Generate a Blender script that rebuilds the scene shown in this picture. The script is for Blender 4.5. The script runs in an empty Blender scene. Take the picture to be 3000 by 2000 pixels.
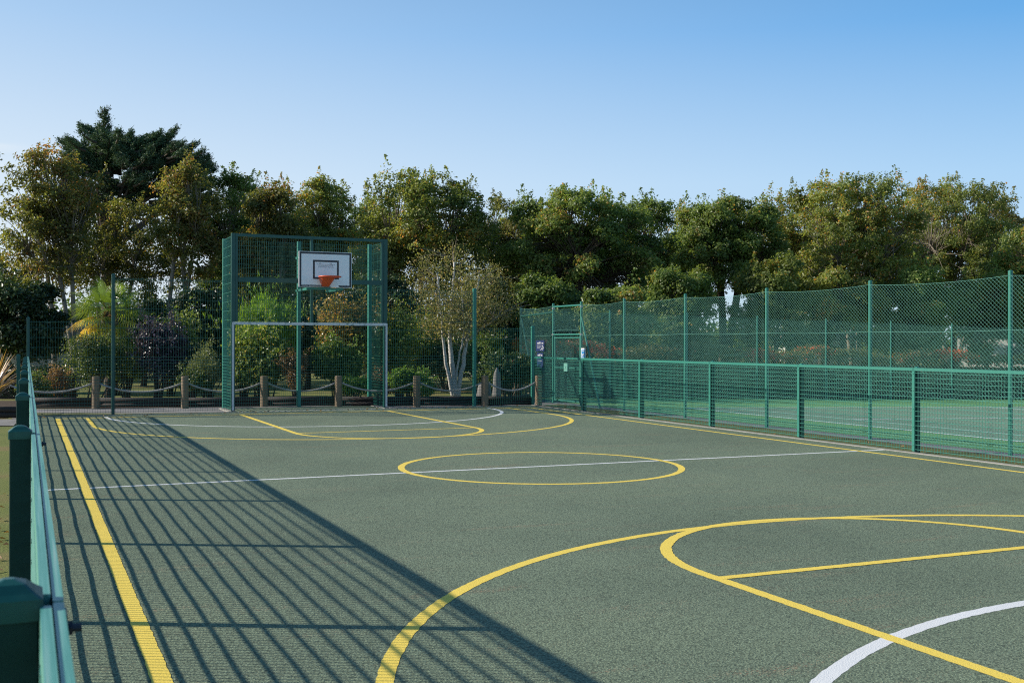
import bpy, math, random
import numpy as np
from mathutils import Vector, Matrix

random.seed(7)
RNG = np.random.default_rng(7)
R = math.radians
SC = bpy.context.scene
COL = SC.collection

# ------------------------------------------------------------------ camera constants (solved from the court markings)
FPX, YAW, CAM_H, HZ = 3228.9, R(23.771), 1.5, 1003.2
CY, SY = math.cos(YAW), math.sin(YAW)

def at(px, w, z=0.0):
    """world point seen in photo column px at distance w along the view direction, at height z"""
    r = (px - 1500.0) / FPX * w
    return np.array([r * CY + w * SY, -r * SY + w * CY, z])

def zat(py, w):
    return CAM_H - (py - HZ) / FPX * w

# ------------------------------------------------------------------ mesh builder
class MB:
    def __init__(self):
        self.v = []; self.f = []; self.n = 0; self.fac = []
    def add(self, verts, faces):
        verts = np.asarray(verts, float).reshape(-1, 3)
        if not isinstance(faces, list):
            faces = [faces]
        for fa in faces:
            self.f.append(np.asarray(fa, np.int64) + self.n)
        self.v.append(verts); self.n += len(verts)
    def box(self, x0, x1, y0, y1, z0, z1):
        v = [(x0,y0,z0),(x1,y0,z0),(x1,y1,z0),(x0,y1,z0),(x0,y0,z1),(x1,y0,z1),(x1,y1,z1),(x0,y1,z1)]
        f = [(0,3,2,1),(4,5,6,7),(0,1,5,4),(1,2,6,5),(2,3,7,6),(3,0,4,7)]
        self.add(v, np.array(f))
    def bevel_box(self, x0, x1, y0, y1, z0, z1, b=0.004):
        """box whose vertical edges are chamfered"""
        ring = [(x0+b,y0),(x1-b,y0),(x1,y0+b),(x1,y1-b),(x1-b,y1),(x0+b,y1),(x0,y1-b),(x0,y0+b)]
        v = [(x,y,z0) for x,y in ring] + [(x,y,z1) for x,y in ring]
        f = [(i,(i+1)%8,8+(i+1)%8,8+i) for i in range(8)]
        self.add(v, [np.array(f), np.array([list(range(8))[::-1], list(range(8,16))])])
    def segs(self, P0, P1, r0, r1=None, n=4, caps=True, phase=0.785398):
        P0 = np.asarray(P0, float).reshape(-1,3); P1 = np.asarray(P1, float).reshape(-1,3)
        k = len(P0)
        r0 = np.broadcast_to(np.asarray(r0,float), (k,)); r1 = r0 if r1 is None else np.broadcast_to(np.asarray(r1,float),(k,))
        d = P1 - P0; d = d / (np.linalg.norm(d, axis=1, keepdims=True) + 1e-12)
        ref = np.where(np.abs(d[:,2:3]) > 0.9, np.array([[1.0,0,0]]), np.array([[0,0,1.0]]))
        a = np.cross(ref, d); a /= np.linalg.norm(a, axis=1, keepdims=True) + 1e-12
        b = np.cross(d, a)
        ang = phase + np.arange(n) * 2 * math.pi / n
        off = a[:,None,:]*np.cos(ang)[None,:,None] + b[:,None,:]*np.sin(ang)[None,:,None]
        V = np.concatenate([P0[:,None,:] + off*r0[:,None,None], P1[:,None,:] + off*r1[:,None,None]], axis=1)
        base = (np.arange(k)*2*n)[:,None,None]
        i = np.arange(n); j = (i+1) % n
        q = np.stack([i, j, n+j, n+i], axis=1)[None] + base
        fs = [q.reshape(-1,4)]
        if caps:
            c0 = i[::-1][None,:] + base[:,:,0]; c1 = (n+i)[None,:] + base[:,:,0]
            fs += [c0, c1]
        self.add(V.reshape(-1,3), fs)
    def poly(self, pts, rad, n=6, cap=True):
        pts = np.asarray(pts, float); k = len(pts)
        rad = np.broadcast_to(np.asarray(rad,float), (k,))
        t = np.gradient(pts, axis=0); t /= np.linalg.norm(t, axis=1, keepdims=True) + 1e-12
        ref = np.array([0,0,1.0]) if abs(t[0][2]) < 0.8 else np.array([1.0,0.2,0])
        V = []
        a = np.cross(ref, t[0]); a /= np.linalg.norm(a)
        for p, tt, r in zip(pts, t, rad):
            a = a - tt*np.dot(a, tt); a /= np.linalg.norm(a) + 1e-12
            b = np.cross(tt, a)
            ang = np.arange(n)*2*math.pi/n
            V.append(p + r*(np.cos(ang)[:,None]*a + np.sin(ang)[:,None]*b))
        i = np.arange(n); j = (i+1) % n
        q = np.concatenate([np.stack([m*n+i, m*n+j, (m+1)*n+j, (m+1)*n+i], axis=1) for m in range(k-1)])
        fs = [q]
        if cap:
            fs += [np.array([i[::-1]]), np.array([(k-1)*n+i])]
        self.add(np.concatenate(V), fs)
    def build(self, name, mat=None, parent=None, smooth=False, fac=None, label=None):
        me = bpy.data.meshes.new(name)
        V = np.concatenate(self.v).astype(np.float32)
        me.vertices.add(len(V)); me.vertices.foreach_set('co', V.ravel())
        loops = np.concatenate([f.ravel() for f in self.f]).astype(np.int32)
        tot = np.concatenate([np.full(len(f), f.shape[1]) for f in self.f]).astype(np.int32)
        start = np.concatenate([[0], np.cumsum(tot)[:-1]]).astype(np.int32)
        me.loops.add(len(loops)); me.loops.foreach_set('vertex_index', loops)
        me.polygons.add(len(tot)); me.polygons.foreach_set('loop_start', start)
        me.polygons.foreach_set('use_smooth', np.full(len(tot), bool(smooth)))
        me.update(calc_edges=True)
        me.validate()
        if fac is not None:
            at_ = me.attributes.new('tint', 'FLOAT', 'FACE')
            at_.data.foreach_set('value', np.asarray(fac, np.float32))
        if mat: me.materials.append(mat)
        o = bpy.data.objects.new(name, me); COL.objects.link(o)
        if parent is not None: o.parent = parent
        if label: o['label'] = label
        return o

def move(o, dx=0, dy=0, dz=0):
    o.location = (o.location.x+dx, o.location.y+dy, o.location.z+dz)

def thing(name, label, cat, group=None, loc=(0,0,0)):
    o = bpy.data.objects.new(name, None); COL.objects.link(o)
    o.empty_display_size = 0.2
    o.location = tuple(float(c) for c in loc)
    o['label'] = label; o['category'] = cat
    if group: o['group'] = group
    return o

def tag(o, label, cat, group=None, kind=None):
    o['label'] = label; o['category'] = cat
    if group: o['group'] = group
    if kind: o['kind'] = kind
    return o

def structure(o, label=None):
    o['kind'] = 'structure'
    if label: o['label'] = label
    return o

# ------------------------------------------------------------------ materials
def newmat(name):
    m = bpy.data.materials.new(name); m.use_nodes = True
    nt = m.node_tree; nt.nodes.clear()
    out = nt.nodes.new('ShaderNodeOutputMaterial')
    return m, nt, out

def N(nt, typ, **kw):
    n = nt.nodes.new(typ)
    for k, v in kw.items():
        if k.startswith('i_'):
            key = k[2:].replace('_', ' ')
            n.inputs[key].default_value = v
        else:
            setattr(n, k, v)
    return n

def ramp(nt, stops, interp='LINEAR'):
    r = nt.nodes.new('ShaderNodeValToRGB'); r.color_ramp.interpolation = interp
    el = r.color_ramp.elements
    while len(el) < len(stops): el.new(0.5)
    for e, (p, c) in zip(el, stops):
        e.position = p; e.color = (c[0], c[1], c[2], 1) if len(c) == 3 else c
    return r

def noise(nt, scale, detail=4, rough=0.55, vec=None):
    n = nt.nodes.new('ShaderNodeTexNoise'); n.inputs['Scale'].default_value = scale
    n.inputs['Detail'].default_value = detail; n.inputs['Roughness'].default_value = rough
    if vec is not None: nt.links.new(vec, n.inputs['Vector'])
    return n

def mixc(nt, fac, a, b, blend='MIX'):
    m = nt.nodes.new('ShaderNodeMix'); m.data_type = 'RGBA'; m.blend_type = blend
    for sock, val in ((m.inputs[0], fac), (m.inputs[6], a), (m.inputs[7], b)):
        if hasattr(val, 'is_linked') or hasattr(val, 'links'): nt.links.new(val, sock)
        elif isinstance(val, (int, float)): sock.default_value = val
        else: sock.default_value = (*val, 1) if len(val) == 3 else val
    return m.outputs[2]

def geo_pos(nt):
    return nt.nodes.new('ShaderNodeNewGeometry').outputs['Position']

def paint_mat(name, col, col2=None, rough=0.4, spec=0.5, nscale=9.0, metallic=0.0, bump=0.0, dirt=None, dirt_amt=0.5):
    m, nt, out = newmat(name)
    p = N(nt, 'ShaderNodeBsdfPrincipled')
    p.inputs['Roughness'].default_value = rough
    p.inputs['Specular IOR Level'].default_value = spec
    p.inputs['Metallic'].default_value = metallic
    pos = geo_pos(nt)
    n1 = noise(nt, nscale, 5, 0.6, pos)
    c = mixc(nt, n1.outputs['Fac'], col, col2 if col2 else tuple(x*0.75 for x in col))
    if dirt:
        n2 = noise(nt, nscale*4.3, 6, 0.7, pos)
        r = ramp(nt, [(0.52,(0,0,0)),(0.68,(dirt_amt,)*3)])
        nt.links.new(n2.outputs['Fac'], r.inputs[0])
        c = mixc(nt, r.outputs[0], c, dirt)
    nt.links.new(c, p.inputs['Base Color'])
    rr = N(nt, 'ShaderNodeMapRange'); rr.inputs[3].default_value = max(0.05, rough-0.12); rr.inputs[4].default_value = min(1, rough+0.15)
    nt.links.new(n1.outputs['Fac'], rr.inputs[0]); nt.links.new(rr.outputs[0], p.inputs['Roughness'])
    if bump:
        b = N(nt, 'ShaderNodeBump'); b.inputs['Strength'].default_value = bump; b.inputs['Distance'].default_value = 0.01
        n3 = noise(nt, nscale*12, 4, 0.6, pos)
        nt.links.new(n3.outputs['Fac'], b.inputs['Height']); nt.links.new(b.outputs[0], p.inputs['Normal'])
    nt.links.new(p.outputs[0], out.inputs[0])
    return m

def leaf_mat(name, stops, trans=0.35, rough=0.42, spec=0.45, sat_noise=0.6):
    m, nt, out = newmat(name)
    a = N(nt, 'ShaderNodeAttribute'); a.attribute_name = 'tint'
    r = ramp(nt, stops); nt.links.new(a.outputs['Fac'], r.inputs[0])
    nz = noise(nt, sat_noise, 3, 0.6, geo_pos(nt))
    mr = N(nt, 'ShaderNodeMapRange'); mr.inputs[1].default_value = 0.3; mr.inputs[2].default_value = 0.7
    mr.inputs[3].default_value = 0.68; mr.inputs[4].default_value = 1.3
    nt.links.new(nz.outputs['Fac'], mr.inputs[0])
    cc = N(nt, 'ShaderNodeCombineColor')
    for i in range(3): nt.links.new(mr.outputs[0], cc.inputs[i])
    c = mixc(nt, 1.0, r.outputs[0], cc.outputs[0], 'MULTIPLY')
    p = N(nt, 'ShaderNodeBsdfPrincipled'); p.inputs['Roughness'].default_value = rough
    p.inputs['Specular IOR Level'].default_value = spec
    nt.links.new(c, p.inputs['Base Color'])
    t = N(nt, 'ShaderNodeBsdfTranslucent')
    tc = mixc(nt, 1.0, c, (1.5,1.45,0.65), 'MULTIPLY'); nt.links.new(tc, t.inputs['Color'])
    mx = N(nt, 'ShaderNodeMixShader'); mx.inputs[0].default_value = trans
    nt.links.new(p.outputs[0], mx.inputs[1]); nt.links.new(t.outputs[0], mx.inputs[2])
    nt.links.new(mx.outputs[0], out.inputs[0])
    return m

def ground_mat(name, stops, scale=3.0, fine=90.0, bump=0.5, rough=0.95, fine_amt=0.5, dist=0.01, needles=None):
    """stops: colours over a broad noise; fine grain multiplies it"""
    m, nt, out = newmat(name)
    pos = geo_pos(nt)
    n1 = noise(nt, scale, 6, 0.6, pos)
    r = ramp(nt, stops); nt.links.new(n1.outputs['Fac'], r.inputs[0])
    n2 = noise(nt, fine, 3, 0.65, pos)
    mr = N(nt, 'ShaderNodeMapRange'); mr.inputs[1].default_value = 0.3; mr.inputs[2].default_value = 0.7
    mr.inputs[3].default_value = 1-fine_amt; mr.inputs[4].default_value = 1+fine_amt
    nt.links.new(n2.outputs['Fac'], mr.inputs[0])
    cc = N(nt, 'ShaderNodeCombineColor')
    for i in range(3): nt.links.new(mr.outputs[0], cc.inputs[i])
    c = mixc(nt, 1.0, r.outputs[0], cc.outputs[0], 'MULTIPLY')
    p = N(nt, 'ShaderNodeBsdfPrincipled'); p.inputs['Roughness'].default_value = rough
    p.inputs['Specular IOR Level'].default_value = 0.25
    if needles:
        c = needles(nt, pos, c)
    nt.links.new(c, p.inputs['Base Color'])
    b = N(nt, 'ShaderNodeBump'); b.inputs['Strength'].default_value = bump; b.inputs['Distance'].default_value = dist
    nt.links.new(n2.outputs['Fac'], b.inputs['Height']); nt.links.new(b.outputs[0], p.inputs['Normal'])
    nt.links.new(p.outputs[0], out.inputs[0])
    return m

def court_litter(nt, pos, c):
    # pale and pinkish chips everywhere, thicker in long drifts of orange needles
    mp = N(nt, 'ShaderNodeMapping'); mp.inputs['Rotation'].default_value = (0,0,R(-24)); mp.inputs['Scale'].default_value = (0.55,3.2,1)
    nt.links.new(pos, mp.inputs[0])
    d = noise(nt, 1.1, 5, 0.62, mp.outputs[0])
    dr = ramp(nt, [(0.50,(0,0,0)),(0.72,(1,1,1))]); nt.links.new(d.outputs['Fac'], dr.inputs[0])
    mp2 = N(nt, 'ShaderNodeMapping'); mp2.inputs['Rotation'].default_value = (0,0,R(-18)); mp2.inputs['Scale'].default_value = (55,130,1)
    nt.links.new(pos, mp2.inputs[0])
    s = noise(nt, 1.0, 3, 0.6, mp2.outputs[0])
    m = N(nt, 'ShaderNodeMath'); m.operation = 'MULTIPLY_ADD'; m.inputs[1].default_value = 0.17
    nt.links.new(dr.outputs[0], m.inputs[0]); nt.links.new(s.outputs['Fac'], m.inputs[2])
    sr = ramp(nt, [(0.655,(0,0,0)),(0.76,(0.85,0.85,0.85))]); nt.links.new(m.outputs[0], sr.inputs[0])
    c = mixc(nt, sr.outputs[0], c, (0.46,0.27,0.165))
    # pits of the open-textured surface, their self-shadow painted as dark cells
    big = noise(nt, 0.23, 4, 0.7, pos); br_ = ramp(nt, [(0.32,(0.86,0.87,0.88)),(0.50,(1,1,1)),(0.68,(1.09,1.07,1.02))]); nt.links.new(big.outputs['Fac'], br_.inputs[0])
    c = mixc(nt, 1.0, c, br_.outputs[0], 'MULTIPLY')
    st = noise(nt, 1.7, 7, 0.75, pos); sr2 = ramp(nt, [(0.56,(0,0,0)),(0.72,(0.3,0.3,0.3))]); nt.links.new(st.outputs['Fac'], sr2.inputs[0])
    c = mixc(nt, sr2.outputs[0], c, (0.17,0.185,0.135))
    v = N(nt, 'ShaderNodeTexVoronoi'); v.inputs['Scale'].default_value = 72.0; nt.links.new(pos, v.inputs['Vector'])
    vr = ramp(nt, [(0.28,(1.08,1.08,1.08)),(0.75,(0.36,0.38,0.40))]); nt.links.new(v.outputs['Distance'], vr.inputs[0])
    return mixc(nt, 0.75, c, vr.outputs[0], 'MULTIPLY')

M = {}
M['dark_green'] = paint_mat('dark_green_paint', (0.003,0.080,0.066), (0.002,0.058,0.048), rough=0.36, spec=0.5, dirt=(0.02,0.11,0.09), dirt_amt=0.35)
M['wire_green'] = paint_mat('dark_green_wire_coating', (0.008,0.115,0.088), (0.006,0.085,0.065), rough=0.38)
M['mid_green'] = paint_mat('faded_sunlit_green_paint', (0.022,0.190,0.145), (0.016,0.155,0.118), rough=0.42, dirt=(0.06,0.26,0.20), dirt_amt=0.5)  # faded coat, with a sunlit tone added to the colour
M['pale_wire'] = paint_mat('green_mesh_wire', (0.040,0.225,0.172), (0.028,0.18,0.136), rough=0.4)
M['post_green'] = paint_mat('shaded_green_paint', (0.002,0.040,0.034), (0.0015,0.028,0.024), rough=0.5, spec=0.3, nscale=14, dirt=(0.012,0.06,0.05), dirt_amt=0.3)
M['mint_wire'] = paint_mat('pale_green_chain_coating', (0.20,0.46,0.385), (0.15,0.39,0.32), rough=0.4)
M['white_paint'] = paint_mat('white_paint', (0.62,0.63,0.64), (0.52,0.53,0.55), rough=0.45)
M['orange'] = paint_mat('orange_enamel', (0.78,0.105,0.022), (0.66,0.08,0.018), rough=0.38, nscale=22, dirt=(0.30,0.09,0.04))
M['board'] = paint_mat('board_white', (0.88,0.89,0.90), (0.83,0.84,0.86), rough=0.3, nscale=5, dirt=(0.66,0.67,0.68), dirt_amt=0.3)
M['black'] = paint_mat('board_black', (0.012,0.014,0.022), (0.018,0.02,0.03), rough=0.35)
M['steel'] = paint_mat('galvanised_steel', (0.42,0.43,0.44), (0.3,0.31,0.32), rough=0.45, metallic=0.7)
M['dark_steel'] = paint_mat('dark_steel', (0.03,0.035,0.05), rough=0.45)
M['blue_sign'] = paint_mat('navy_sign', (0.008,0.028,0.115), (0.007,0.022,0.09), rough=0.4)
M['cyan_sign'] = paint_mat('blue_sign', (0.03,0.22,0.50), (0.03,0.20,0.45), rough=0.4)
M['paper'] = paint_mat('white_sign', (0.75,0.76,0.75), (0.7,0.7,0.7), rough=0.5)
M['grey_text'] = paint_mat('grey_lettering', (0.16,0.18,0.24), rough=0.5)
M['concrete'] = ground_mat('concrete_edging', [(0.3,(0.25,0.24,0.215)),(0.7,(0.36,0.345,0.31))], 6, 120, 0.4, 0.9, 0.25)
M['path'] = ground_mat('path_asphalt', [(0.3,(0.20,0.19,0.185)),(0.7,(0.29,0.275,0.265))], 2, 110, 0.4, 0.9, 0.25)
M['timber'] = paint_mat('weathered_timber', (0.27,0.20,0.125), (0.17,0.12,0.075), rough=0.8, nscale=14, bump=0.5)
M['rope'] = paint_mat('grey_rope', (0.42,0.40,0.36), (0.28,0.27,0.25), rough=0.9, nscale=60, bump=0.5)
M['black_timber'] = paint_mat('black_timber', (0.022,0.018,0.018), (0.035,0.027,0.024), rough=0.8, nscale=8, bump=0.5)
M['bark'] = paint_mat('brown_bark', (0.10,0.075,0.052), (0.05,0.037,0.026), rough=0.9, nscale=7, bump=0.8)
M['pale_bark'] = paint_mat('grey_bark', (0.27,0.235,0.185), (0.15,0.125,0.095), rough=0.9, nscale=6, bump=0.7)
M['birch_bark'] = paint_mat('birch_bark', (0.68,0.65,0.60), (0.50,0.47,0.43), rough=0.7, nscale=7, dirt=(0.10,0.08,0.07), dirt_amt=0.75)
M['cream'] = paint_mat('cream_panel', (0.60,0.59,0.56), (0.54,0.53,0.5), rough=0.5, nscale=1)
M['glass'] = paint_mat('dark_glass', (0.03,0.04,0.05), rough=0.1, spec=0.7)
M['stone'] = paint_mat('grey_stone', (0.22,0.21,0.20), (0.13,0.125,0.12), rough=0.9, nscale=4, bump=0.8)
M['court'] = ground_mat('court_rubber', [(0.30,(0.200,0.254,0.166)),(0.70,(0.232,0.288,0.190))], 0.45, 95, 1.0, 0.93, 0.52, 0.009, court_litter)
M['tennis_green'] = ground_mat('tennis_outer_green', [(0.3,(0.125,0.29,0.105)),(0.7,(0.155,0.34,0.13))], 0.8, 60, 0.3, 0.95, 0.18)
M['tennis_grey'] = ground_mat('tennis_inner_grey', [(0.3,(0.17,0.255,0.17)),(0.7,(0.20,0.29,0.195))], 0.8, 60, 0.3, 0.95, 0.18)
M['moss'] = ground_mat('mossy_verge', [(0.3,(0.17,0.17,0.055)),(0.55,(0.125,0.14,0.05)),(0.75,(0.21,0.18,0.085))], 4, 70, 0.7, 1, 0.45)
M['grass'] = ground_mat('mown_grass', [(0.28,(0.13,0.155,0.036)),(0.5,(0.17,0.19,0.05)),(0.72,(0.24,0.17,0.075))], 0.9, 65, 0.9, 1, 0.55)
M['soil'] = ground_mat('bark_mulch', [(0.3,(0.05,0.034,0.024)),(0.7,(0.10,0.07,0.048))], 5, 60, 0.9, 1, 0.5)

def marking_mat(name, col, worn, stripes=False):
    m, nt, out = newmat(name)
    pos = geo_pos(nt)
    n1 = noise(nt, 2.2, 5, 0.6, pos)
    c = mixc(nt, n1.outputs['Fac'], col, tuple(x*0.9 for x in col))
    g = noise(nt, 120, 3, 0.65, pos)
    gr = ramp(nt, [(0.28,(0,0,0)),(0.37,(1,1,1))]); nt.links.new(g.outputs['Fac'], gr.inputs[0])
    c = mixc(nt, gr.outputs[0], worn, c)
    n3 = noise(nt, 7, 6, 0.7, pos)
    wr = ramp(nt, [(0.62,(0,0,0)),(0.72,(0.6,0.6,0.6))]); nt.links.new(n3.outputs['Fac'], wr.inputs[0])
    sp = noise(nt, 140, 2, 0.6, pos)
    sr = ramp(nt, [(0.5,(0,0,0)),(0.56,(1,1,1))]); nt.links.new(sp.outputs['Fac'], sr.inputs[0])
    mm = N(nt, 'ShaderNodeMath'); mm.operation = 'MULTIPLY'
    nt.links.new(wr.outputs[0], mm.inputs[0]); nt.links.new(sr.outputs[0], mm.inputs[1])
    c = mixc(nt, mm.outputs[0], c, worn)
    if stripes:
        sx = N(nt, 'ShaderNodeSeparateXYZ'); nt.links.new(pos, sx.inputs[0])
        nzz = noise(nt, 3, 3, 0.5, pos)
        ad = N(nt, 'ShaderNodeMath'); ad.operation = 'MULTIPLY_ADD'; ad.inputs[1].default_value = 0.02
        nt.links.new(nzz.outputs['Fac'], ad.inputs[0]); nt.links.new(sx.outputs[1], ad.inputs[2])
        ml = N(nt, 'ShaderNodeMath'); ml.operation = 'MULTIPLY'; ml.inputs[1].default_value = 1/0.045
        nt.links.new(ad.outputs[0], ml.inputs[0])
        fr = N(nt, 'ShaderNodeMath'); fr.operation = 'FRACT'; nt.links.new(ml.outputs[0], fr.inputs[0])
        st = ramp(nt, [(0.0,(0.55,0.55,0.5)),(0.12,(0.6,0.6,0.55)),(0.2,(1,1,1))]); nt.links.new(fr.outputs[0], st.inputs[0])
        c = mixc(nt, 0.2, c, st.outputs[0], 'MULTIPLY')
    p = N(nt, 'ShaderNodeBsdfPrincipled'); p.inputs['Roughness'].default_value = 0.75; p.inputs['Specular IOR Level'].default_value = 0.3
    nt.links.new(c, p.inputs['Base Color'])
    b = N(nt, 'ShaderNodeBump'); b.inputs['Strength'].default_value = 0.5; b.inputs['Distance'].default_value = 0.006
    nt.links.new(g.outputs['Fac'], b.inputs['Height']); nt.links.new(b.outputs[0], p.inputs['Normal'])
    nt.links.new(p.outputs[0], out.inputs[0])
    return m
M['yellow'] = marking_mat('yellow_line_paint', (0.95,0.70,0.115), (0.46,0.35,0.12))
M['yellow_lined'] = marking_mat('yellow_ridged_line_paint', (0.95,0.70,0.115), (0.46,0.35,0.12), True)
M['white_line'] = marking_mat('white_line_paint', (0.82,0.82,0.80), (0.38,0.41,0.36))

def rail_mat(name):
    m, nt, out = newmat(name); pos = geo_pos(nt)
    mp = N(nt,'ShaderNodeMapping'); mp.inputs['Scale'].default_value=(160,1.6,70); nt.links.new(pos, mp.inputs[0])
    n1 = noise(nt, 1.0, 5, 0.65, mp.outputs[0])
    r = ramp(nt, [(0.30,(0.035,0.21,0.165)),(0.50,(0.10,0.33,0.27)),(0.66,(0.22,0.42,0.36)),(0.78,(0.36,0.40,0.28))]); nt.links.new(n1.outputs['Fac'], r.inputs[0])  # streaked weathering, with the sunlit paleness of the top put into the colour
    p = N(nt,'ShaderNodeBsdfPrincipled'); p.inputs['Roughness'].default_value=0.4; nt.links.new(r.outputs[0], p.inputs['Base Color']); nt.links.new(p.outputs[0], out.inputs[0])
    return m
M['rail'] = rail_mat('weathered_sunlit_rail_paint')
SUN_E, SKY_E, AIR, DUST, OZONE = 5.0, 0.15, 1.0, 0.3, 1.5
# ------------------------------------------------------------------ ground, court, paths
def sheet(name, pts, z, mat, zf=None):
    mb = MB(); v = [(p[0], p[1], z if zf is None else zf(p[0], p[1])) for p in pts]
    mb.add(v, [np.array([list(range(len(pts)))])])
    return structure(mb.build(name, mat))

def slope(x): return -0.0203*max(0.0, min(x, 60.0)-12.5)

mb = MB()                                                     # the terrain: flat, falling away gently beyond the tennis court
xs = [-400,-120,-40,-12,-4,0,6,12.5,18,24,30,40,60,120,400]; ys = [-60,-20,-5,5,15,25,35,50,80,140,300,600]
V = [(x, y, -0.03+slope(x)) for y in ys for x in xs]
nx = len(xs)
mb.add(V, np.array([(j*nx+i, j*nx+i+1, (j+1)*nx+i+1, (j+1)*nx+i) for j in range(len(ys)-1) for i in range(nx-1)]))
structure(mb.build('lawn', M['grass']))

court = MB(); court.box(0.02, 11.12, -1.2, 24.02, -0.06, 0.0)
court.box(4.13, 7.44, 24.02, 25.36, -0.06, -0.0005)
court = structure(court.build('court_surface', M['court']), 'green rubber ball court surface')
kb = MB(); kb.box(11.06, 11.15, -1.2, 24.03, -0.10, 0.010); kb.box(0.10, 4.02, 23.985, 24.06, -0.10, 0.009); kb.box(7.55, 11.06, 23.985, 24.06, -0.10, 0.009)
kb.box(3.98, 4.13, 24.06, 25.46, -0.10, 0.012); kb.box(7.44, 7.60, 24.06, 25.46, -0.10, 0.012); kb.box(4.13, 7.44, 25.36, 25.50, -0.10, 0.011)
structure(kb.build('kerb', M['concrete']))
sheet('mossy_verge', [(11.15,-1.2),(11.98,-1.2),(11.98,24.3),(11.15,24.03)], -0.012, M['moss'])
sheet('verge', [(-0.2,24.06),(4.0,24.06),(4.0,24.35),(2.1,24.62),(0.15,25.6),(-0.2,25.7)], -0.012, M['moss'])
pts_p = [tuple(at(-700,20.0)[:2]), tuple(at(40,19.9)[:2]), (-0.06,24.3), (-0.2,25.7),(0.15,25.62),(2.1,24.64),(4.0,24.36),(4.02,24.06),(11.2,24.06),(12.0,24.3),(12.1,26.0),(11.0,25.2),(8.7,25.5),(5.0,26.15),(1.4,26.75),(-0.6,27.2), tuple(at(40,21.6)[:2]), tuple(at(-700,21.6)[:2])]
sheet('path', pts_p, -0.016, M['path'])
sheet('concrete_strip', [(11.98,-1.2),(12.42,-1.2),(12.42,27.1),(12.0,27.1),(12.1,26.0),(11.98,24.3)], -0.008, M['path'])
tz = lambda x, y: -0.006 + slope(x)
sheet('tennis_surround', [(12.42,-4),(36,-4),(36,27.15),(12.42,27.15)], 0, M['tennis_green'], tz)
tzz = lambda x, y: -0.002 + slope(x)
sheet('tennis_court', [(14.3,-1.5),(25.3,-1.5),(25.3,22.3),(14.3,22.3)], 0, M['tennis_grey'], tzz)
bed = [tuple(at(px, w)[:2]) for px, w in [(-500,21.9),(20,22.0),(75,24.6),(100,25.3),(700,25.45),(1500,25.3),(1580,26.5),(1560,29.5),(900,29.0),(650,28.3),(200,28.6),(-600,27.5)]]
sheet('planting_bed', bed, -0.020, M['soil'])

# ---- painted lines: strips with slightly ragged edges, children of the court
def strip(name, pts, width, z, mat, parent=court, step=0.03, closed=False, label=None, jit=0.0022, zf=None):
    P = [np.array(p, float) for p in pts]
    if closed: P.append(P[0])
    out = []
    for a, b in zip(P[:-1], P[1:]):
        n = max(1, int(np.linalg.norm(b-a)/step)); out += [a+(b-a)*i/n for i in range(n)]
    out.append(P[-1]); out = np.array(out)
    t = np.gradient(out, axis=0)
    if closed: t[0] = t[-1] = (out[1]-out[-2])
    t /= np.linalg.norm(t, axis=1, keepdims=True)
    nrm = np.stack([-t[:,1], t[:,0]], 1)
    k = len(out)
    l = out + nrm*(width/2 + RNG.normal(0, jit, k))[:,None]; r = out - nrm*(width/2 + RNG.normal(0, jit, k))[:,None]
    if closed: l[-1] = l[0]; r[-1] = r[0]
    zz = np.full(k, z) if zf is None else z + np.array([zf(p[0]) for p in out])
    V = np.concatenate([np.column_stack([l, zz]), np.column_stack([r, zz])])
    i = np.arange(k-1)
    m = MB(); m.add(V, np.stack([k+i, k+i+1, i+1, i], 1))
    return m.build(name, mat, parent, label=label)

def arc(cx, cy, r, a0, a1, n=160):
    return [(cx+r*math.cos(R(a0+(a1-a0)*i/n)), cy+r*math.sin(R(a0+(a1-a0)*i/n))) for i in range(n+1)]
Z1, Z2, Z3, Z4 = 0.0008, 0.0015, 0.0022, 0.0029
strip('halfway_line', [(0.12,12.107),(11.06,12.107)], 0.066, Z1, M['white_line'], label='white halfway line')
strip('goal_area_arc', arc(5.57,23.40,4.12,180,360), 0.075, Z1, M['white_line'], label='white goal area arc at the far end')
strip('goal_area_arc', arc(5.55,0.60,4.05,0,180), 0.085, Z1, M['white_line'], label='white goal area arc at the near end')
strip('goal_line', [(4.16,24.02),(7.42,24.02)], 0.06, Z2, M['white_line'], label='white goal line between the posts')
strip('side_line', [(0.553,-1.0),(0.553,23.16)], 0.088, Z3, M['yellow'], label='yellow side line on the left')
strip('side_line', [(10.617,-1.0),(10.617,23.16)], 0.075, Z3, M['yellow'], label='yellow side line on the right')
strip('end_line', [(0.51,23.16),(10.655,23.16)], 0.075, Z4, M['yellow'], label='yellow end line')
strip('centre_circle', arc(5.72,12.107,1.69,0,360)[:-1], 0.08, Z2, M['yellow'], closed=True, label='yellow centre circle')
strip('three_point_line', [(1.1,23.15),(1.1,21.0)]+arc(5.6,21.0,4.5,180,360)+[(10.1,21.0),(10.1,23.15)], 0.08, Z2, M['yellow'], label='large yellow arc at the far end')
strip('key_line', [(4.06,23.15),(4.06,18.04)]+arc(5.65,18.04,1.59,180,360)+[(7.24,18.04),(7.24,23.15)], 0.085, Z3, M['yellow'], label='yellow key outline at the far end')
strip('free_throw_line', [(4.06,18.04),(7.24,18.04)], 0.06, Z2, M['yellow'], label='yellow free throw line at the far end')
strip('three_point_line', [(1.17,-1.0),(1.17,3.15)]+arc(5.65,3.15,4.47,180,0)+[(10.12,3.15),(10.12,-1)], 0.083, Z2, M['yellow'], label='large yellow arc at the near end')
strip('key_line', [(4.03,-1.0),(4.03,6.02)]+arc(5.66,6.05,1.63,180,0)+[(7.29,6.05),(7.29,-1)], 0.085, Z3, M['yellow'], label='yellow key outline at the near end')
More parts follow.
